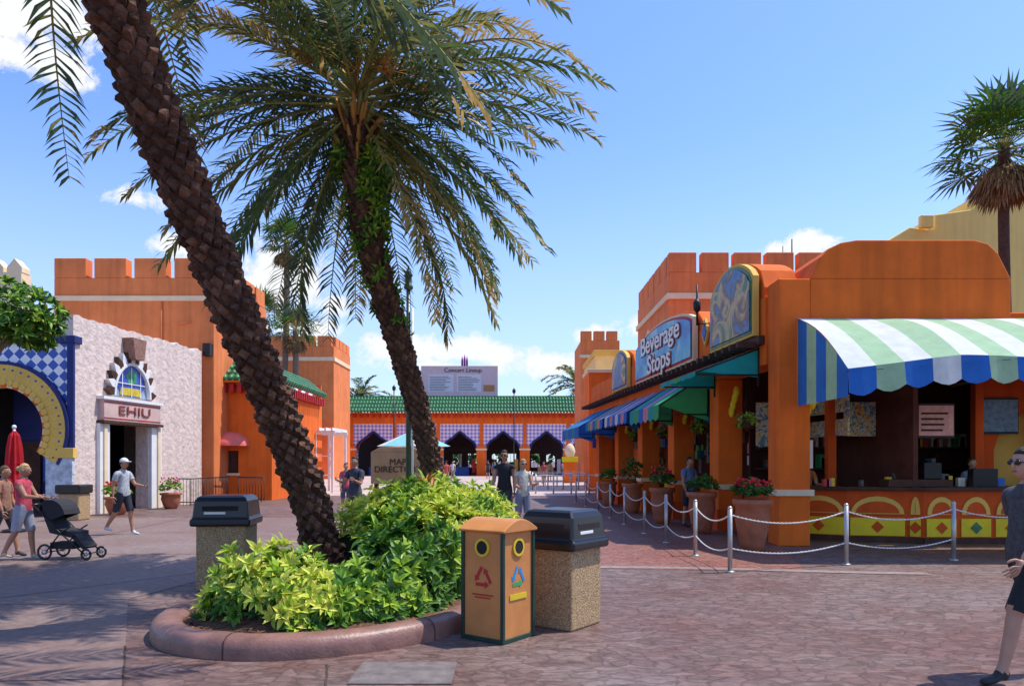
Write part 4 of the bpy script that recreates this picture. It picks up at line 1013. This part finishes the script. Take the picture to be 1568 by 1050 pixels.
for i,p in enumerate(posts+[(9.6,13.0)]):
    e=E('queue_stanchion'+('' if i==0 else '.%03d'%i)); mb=MB(); mb.tube([(p[0],p[1],0),(p[0],p[1],.95)],.035,12,PM); mb.lathe((p[0],p[1],0),[(.07,0),(.07,.02),(.04,.03)],12,PM); mb.sph((p[0],p[1],.95),.037,PM,10,6)
    if i<len(posts)-1:
        q=posts[i+1]; catenary(mb,p,q,.86,.16); catenary(mb,p,q,.36,.12)
    elif i==len(posts): catenary(mb,p,posts[0],.86,.16)
    mb.obj('post',e)
for i in range(12):
    x=1.2+i%4*.9;y=38+i//4*6; e=E('queue_stanchion.%03d'%(20+i)); mb=MB(); mb.tube([(x,y,0),(x,y,1.0)],.04,8,PM); mb.tube([(x,y,.95),(x+.9,y,.95)],.02,6,WHITE); mb.obj('post',e)
# ---------------------------------------------------------------- people
def skinmesh(verts,edges,rads,sub=2,root=0):
    me=bpy.data.meshes.new('tmp'); me.from_pydata([tuple(v) for v in verts],edges,[]); me.update()
    bm=bmesh.new(); bm.from_mesh(me); ly=bm.verts.layers.skin.verify(); bm.verts.ensure_lookup_table()
    for i in range(len(bm.verts)):
        r=rads[i]; s_=bm.verts[i][ly]; s_.radius=r if isinstance(r,tuple) else (r,r); s_.use_root=(i==root)
    bm.to_mesh(me); bm.free()
    o=bpy.data.objects.new('tmp',me); scn.collection.objects.link(o)
    s=o.modifiers.new('s','SKIN'); s.use_smooth_shade=True; s.branch_smoothing=.4
    m=o.modifiers.new('u','SUBSURF'); m.levels=sub; m.render_levels=sub
    dg=bpy.context.evaluated_depsgraph_get(); ev=o.evaluated_get(dg); r=bpy.data.meshes.new_from_object(ev)
    V_=[v.co.copy() for v in r.vertices]; F_=[list(p.vertices) for p in r.polygons]; Nn=[v.normal.copy() for v in r.vertices]
    bpy.data.objects.remove(o); bpy.data.meshes.remove(me); bpy.data.meshes.remove(r)
    return V_,F_,Nn
hv=[(0,0,0),(.045,0,0),(.085,0,0)];he=[(0,1),(1,2)];hr=[(.02,.026),(.016,.036),(.013,.038)]
for k,(yy,l) in enumerate([(.030,.072),(.010,.080),(-.010,.074),(-.029,.058)]):
    b=len(hv); hv+=[(.092,yy,0),(.092+l*.45,yy*1.15,-.010),(.092+l*.75,yy*1.2,-.028),(.092+l*.95,yy*1.2,-.05)]; hr+=[.0095,.009,.008,.0065]; he+=[(2,b),(b,b+1),(b+1,b+2),(b+2,b+3)]
b=len(hv); hv+=[(.035,.038,-.008),(.065,.058,-.02),(.092,.062,-.032)]; hr+=[.012,.010,.008]; he+=[(1,b),(b,b+1),(b+1,b+2)]
HAND=skinmesh(hv,he,hr,1)
def person(name,loc,head,ht=1.75,shirt=(.2,.2,.2),pants=(.03,.03,.03),skin=(.48,.25,.16),hair=(.04,.02,.01),stride=.0,arms=((.1,.3),(.1,.3)),short=True,sleeve=.55,female=False,cap=None,glasses=False,longhair=False,shoe=(.03,.03,.03),look=0,lean=0,abd=.12,width=1.0,sub=2):
    sc=ht/1.78; sw=.185 if not female else .16
    k=name.replace('.','_')
    MS=mat('skin_%s'%str(skin),skin,.5,.08,6,spec=.35,det=2); MT=mat('shirt_%s'%k,shirt,.85,.4,22,.15,60); MP=mat('pants_%s'%k,pants,.85,.15,10,.15,60); MH=mat('hair_%s'%str(hair),hair,.6,.3,20,.3,60); MSH=mat('shoe_%s'%str(shoe),shoe,.6,.1)
    P=[];Ed=[];Rr=[];lab=[]
    def add(p,r,par=None,l=''):
        P.append(V(p));Rr.append(r)
        if par is not None: Ed.append((par,len(P)-1)); lab.append(l)
        return len(P)-1
    ly=lean
    pe=add((0,0,.97),(.15*width,.115*width)); s1=add((0,.01+ly*.15,1.12),((.125 if female else .145)*width,.105*width),pe,'torso'); ch=add((0,.0+ly*.45,1.30),(.15*width,.115*width),s1,'torso'); up=add((0,-.01+ly*.6,1.42),(.10,.075),ch,'torso'); nk=add((0,.0+ly*.7,1.52),(.052,.052),up,'neck'); hd=add((0,.015+ly*.75,1.58),(.05,.05),nk,'neck')
    hands=[]
    for i,sd in enumerate((-1,1)):
        sw_,bd=arms[i]
        sh=add((sd*sw,-.01+ly*.6,1.425),(.062,.06),up,'torso')
        a=V((sd*math.sin(abd),math.sin(sw_),-math.cos(sw_))).normalized(); el_=P[sh]+a*.29
        e_=add(el_,(.042,.042),sh,'uarm')
        b=V((sd*math.sin(abd)*.3,math.sin(sw_+bd),-math.cos(sw_+bd))).normalized(); wr=el_+b*.25
        m_=add(el_+b*.09,(.04,.04),e_,'farm'); wr_=add(wr,(.026,.022),m_,'farm'); hands.append((wr,b,sd))
    st=(stride,-stride)
    low=[]
    for i,sd in enumerate((-1,1)):
        t=st[i]; hp=V((sd*.095,0,.93)); kn=hp+V((0,math.sin(t),-math.cos(t)))*.43
        t2=t-(.45*abs(stride) if t>0 else 1.1*abs(stride)) -.03; an=kn+V((0,math.sin(t2),-math.cos(t2)))*.42
        h_=add(hp,(.092*width,.095*width),pe,'hip'); k_=add(kn,(.058,.06),h_,'thigh'); c_=add(kn.lerp(an,.3)+V((0,-.012,0)),(.055,.058),k_,'calf'); a_=add(an,(.036,.038),c_,'calf')
        f_=add(an+V((0,.06,-.045)),(.042,.032),a_,'foot'); t_=add(an+V((0,.17,-.062)),(.038,.024),f_,'foot'); hl=add(an+V((0,-.045,-.05)),(.033,.033),a_,'foot'); low.append(an.z)
    drop=min(low)-.085
    Vv,Ff,Nn=skinmesh(P,Ed,Rr,sub)
    mats=[MS,MT,MP,MSH]; fm=[]
    segs=[(P[a],P[b],lab[i],min(Rr[a][0],Rr[b][0])) for i,(a,b) in enumerate(Ed)]
    off=[0]*len(Vv)
    for f in Ff:
        c=sum((Vv[i] for i in f),V())/len(f); best=None
        for a,b,l,r in segs:
            d=b-a; t=max(0,min(1,(c-a).dot(d)/d.length_squared)); q=(c-(a+d*t)).length-r
            if best is None or q<best[0]: best=(q,l,t)
        l,t=best[1],best[2]
        if l=='torso': m=1 if c.z>.93 else 2
        elif l=='neck': m=0
        elif l=='uarm': m=1 if t<sleeve else 0
        elif l=='farm': m=1 if sleeve>1.2 else 0
        elif l=='hip': m=2
        elif l=='thigh': m=2 if (t<.9 or not short) else 0
        elif l=='calf': m=0 if short else 2
        else: m=3
        fm.append(m)
        if m in (1,2):
            for i in f: off[i]=.014 if m==1 else .018
    Vv=[v+n*o for v,n,o in zip(Vv,Nn,off)]
    mb=MB()
    HD=V((0,.03+ly*.75,1.655))
    def hf(p):
        z=p.z
        if z<0: p.x*=1-.28*(-z/.118)**1.3; 
        if z<-.04 and p.y>0: p.y+=.006
        return p
    for mi_,m in enumerate(mats):
        idx={};fs=[]
        vv=[]
        for f,q in zip(Ff,fm):
            if q!=mi_: continue
            g=[]
            for i in f:
                if i not in idx: idx[i]=len(vv); vv.append(Vv[i])
                g.append(idx[i])
            fs.append(g)
        if fs: mb.add(vv,fs,m,True)
    hm=MB(); hm.sph((0,0,0),(.076,.094,.118),MS,20,14,hf)
    hm.sph((0,.096,-.012),(.013,.02,.024),MS,8,6); hm.sph((0,.093,-.055),(.026,.008,.007),mat('lips',(.35,.1,.09),.5),8,5)
    for sd in (-1,1):
        hm.sph((sd*.075,.0,-.01),(.012,.02,.03),MS,8,6)
        hm.sph((sd*.031,.083,.012),(.014,.008,.008),WHITE,8,6); hm.sph((sd*.031,.089,.012),(.006,.005,.006),BROWN,6,5); hm.sph((sd*.031,.087,.034),(.018,.007,.004),MH,8,4)
        if glasses: hm.sph((sd*.034,.092,.010),(.029,.012,.021),BLACK,10,6); hm.tube([(sd*.06,.085,.012),(sd*.08,.0,.01)],.004,5,BLACK)
    def hairf(p):
        if p.y>.0 and p.z<.045: p=V((p.x*.9,min(p.y,.02),p.z))
        if p.z<-.05: p=V((p.x*.8,p.y*.9,max(p.z,-.075)))
        return p
    hm.sph((0,-.01,.016),(.084,.099,.118),MH,18,12,hairf)
    if longhair: hm.sph((0,-.075,-.06),(.065,.045,.13),MH,12,8)
    if female and not longhair: hm.sph((0,-.11,.03),(.045,.045,.045),MH,10,7)
    if cap:
        MCp=mat('cap_%s'%str(cap),cap,.8); hm.sph((0,-.004,.045),(.088,.103,.09),MCp,16,10,lambda p:V((p.x,p.y,max(p.z,-.01)))); hm.sph((0,.12,.045),(.065,.065,.01),MCp,12,5)
    Rz=Matrix.Translation(HD)@Matrix.Rotation(look,4,'Z')@Matrix.Rotation(-lean*.6,4,'X')
    mb.merge(hm,Rz)
    for wr,b,sd in hands:
        x=b; y=V((0,1,0))-x*x.y
        if y.length<.3: y=V((0,0,1))-x*x.z
        y.normalize(); z=x.cross(y)
        if z.dot(V((sd,0,0)))<0: z=-z
        M=Matrix.Identity(4)
        for i in range(3): M[i][0]=x[i];M[i][1]=y[i];M[i][2]=z[i];M[i][3]=(wr-x*.012)[i]
        mb.add([M@v for v in HAND[0]],HAND[1],MS,True)
    M=Matrix.Translation(V((loc[0],loc[1],0)))@Matrix.Rotation(head,4,'Z')@Matrix.Scale(sc,4)@Matrix.Translation(V((0,0,-drop)))
    mb.v=[tuple(M@V(p)) for p in mb.v]
    return mb.obj(name)
pi=math.pi
S1=(.50,.27,.18);S2=(.40,.20,.12);S3=(.14,.065,.035)
person('walking_man',(3.92,5.70),pi/2+.15,1.82,(.07,.07,.08),(.02,.022,.025),S1,(.03,.02,.015),.5,((.35,.4),(-.35,.3)),glasses=True)
person('walking_man.001',(-8.75,16.9),-pi/2-.25,1.74,(.40,.42,.45),(.03,.035,.05),S2,(.04,.03,.02),.3,((.5,.9),(-.25,.3)),cap=(.7,.7,.7),shoe=(.6,.6,.6))
person('walking_woman',(-8.2,12.6),-pi/2+.1,1.62,(.45,.06,.09),(.30,.31,.38),S2,(.50,.32,.14),.22,((.5,.9),(.55,.95)),sleeve=.15,female=True,shoe=(.5,.4,.3),width=1.12)
person('walking_woman.001',(-8.8,13.0),-pi/2,1.6,(.3,.15,.1),(.05,.05,.06),S2,(.1,.05,.02),.35,female=True)
person('standing_man',(-.17,16.9),pi-.15,1.90,(.02,.02,.025),(.05,.05,.07),S2,(.03,.02,.015),.08,((.1,.25),(.2,.6)),sleeve=.05,glasses=True)
person('standing_woman',(.24,16.7),pi+.35,1.70,(.5,.5,.45),(.2,.22,.3),S1,(.40,.25,.10),.08,((.5,1.2),(.3,1.2)),sleeve=.1,female=True,longhair=True,glasses=True)
person('standing_man.001',(-3.55,17.0),pi-.4,1.76,(.05,.055,.08),(.1,.09,.08),S2,(.03,.02,.015),.12,((.4,1.5),(.4,1.5)))
person('standing_woman.001',(-5.2,23.5),pi+.4,1.6,(.55,.1,.12),(.1,.1,.15),S1,(.1,.05,.03),.1,female=True,sub=1)
person('vendor_man',(4.45,18.9),pi+.6,1.76,(.12,.2,.36),(.03,.03,.04),S2,(.02,.015,.01),.05,((.3,.9),(.1,.3)))
person('stall_worker',(6.45,16.5),pi+.2,1.74,(.45,.14,.05),(.03,.03,.03),S2,(.015,.01,.01),0,((.4,1.2),(.3,1.2)))
person('stall_worker.001',(8.2,16.0),pi+.5,1.74,(.10,.10,.12),(.03,.03,.03),S2,(.015,.01,.01),0,((.6,1.2),(.5,1.2)),lean=.15)
person('stall_worker.002',(9.9,16.2),pi+.2,1.72,(.20,.24,.32),(.03,.03,.03),S1,(.05,.03,.02),0)
crowd=[(-6.5,70,0),(-5.2,66,pi),(-2.3,72,.3),(-1.4,60,pi),(1.0,68,pi),(3.2,64,0),(-9,58,2.2),(-11,50,1.5),(5.1,74,pi),(-4.2,48,.4),(-7.2,44,1.0),(2.2,52,pi)]
for i,(x,y,h) in enumerate(crowd):
    person('visitor'+('' if i==0 else '.%03d'%i),(x,y),h,u(1.6,1.82),R.choice([(.5,.1,.1),(.6,.6,.6),(.1,.2,.4),(.05,.05,.05),(.4,.3,.15)]),R.choice([(.04,.04,.06),(.3,.28,.25)]),R.choice([S1,S2]),(.04,.02,.01),u(.05,.35),female=(i%2==0),sub=1)
# ---------------------------------------------------------------- stroller
e=E('baby_stroller'); M=Matrix.Translation(V((-7.48,12.75,0)))@Matrix.Rotation(-.1,4,'Z')@Matrix.Scale(.9,4); mb=MB(M)
for x,yy,r in [(.45,-.22,.09),(.45,.22,.09),(-.35,-.25,.13),(-.35,.25,.13)]:
    pts=[(x+r*math.cos(a),yy,r+.022+r*math.sin(a)) for a in [2*pi*i/16 for i in range(17)]]; mb.tube(pts,.022,6,BLACK); mb.tube([(x,yy-.03,r+.022),(x,yy+.03,r+.022)],r*.35,8,STEEL)
    for k in range(5): a=k*1.257; mb.tube([(x,yy,r+.022),(x+r*math.cos(a),yy,r+.022+r*math.sin(a))],.007,4,STEEL)
for sd in (-.24,.24):
    mb.tube([(.45,sd,.1),(-.1,sd,.55),(-.45,sd,.9),(-.6,sd,1.02)],.016,6,BMET); mb.tube([(-.35,sd,.13),(-.05,sd,.5),(.15,sd,.62)],.015,6,BMET)
mb.tube([(-.6,-.24,1.02),(-.62,0,1.03),(-.6,.24,1.02)],.02,6,BLACK); mb.tube([(-.35,-.25,.14),(-.35,.25,.14)],.012,5,BMET); mb.tube([(.45,-.22,.12),(.45,.22,.12)],.012,5,BMET)
DF=mat('stroller_fabric',(.03,.03,.035),.85,.2)
mb.prism([(-.28,.5),(.12,.42),(.2,.46),(.2,.52),(-.15,.58),(-.38,.95),(-.45,.92)],-.21,.21,DF); mb.prism([(.12,.42),(.35,.2),(.4,.24),(.2,.48)],-.18,.18,DF)
for i in range(7):
    a0=.2+i*.28;a1=a0+.28
    def q(a): return (-.28+.31*math.cos(a),.0,.78+.34*math.sin(a))
    p0,p1=q(a0),q(a1); mb.add([(p0[0],-.22,p0[2]),(p1[0],-.22,p1[2]),(p1[0],.22,p1[2]),(p0[0],.22,p0[2])],[(0,1,2,3)],DF)
    for sd in (-.22,.22): mb.add([(-.3,sd,.72),(p0[0],sd,p0[2]),(p1[0],sd,p1[2])],[(0,1,2)],DF)
mb.box(-.3,.15,-.17,.17,.2,.32,DF)
mb.obj('frame',e)
print('DONE polys',sum(len(o.data.polygons) for o in bpy.data.objects if o.type=='MESH'))
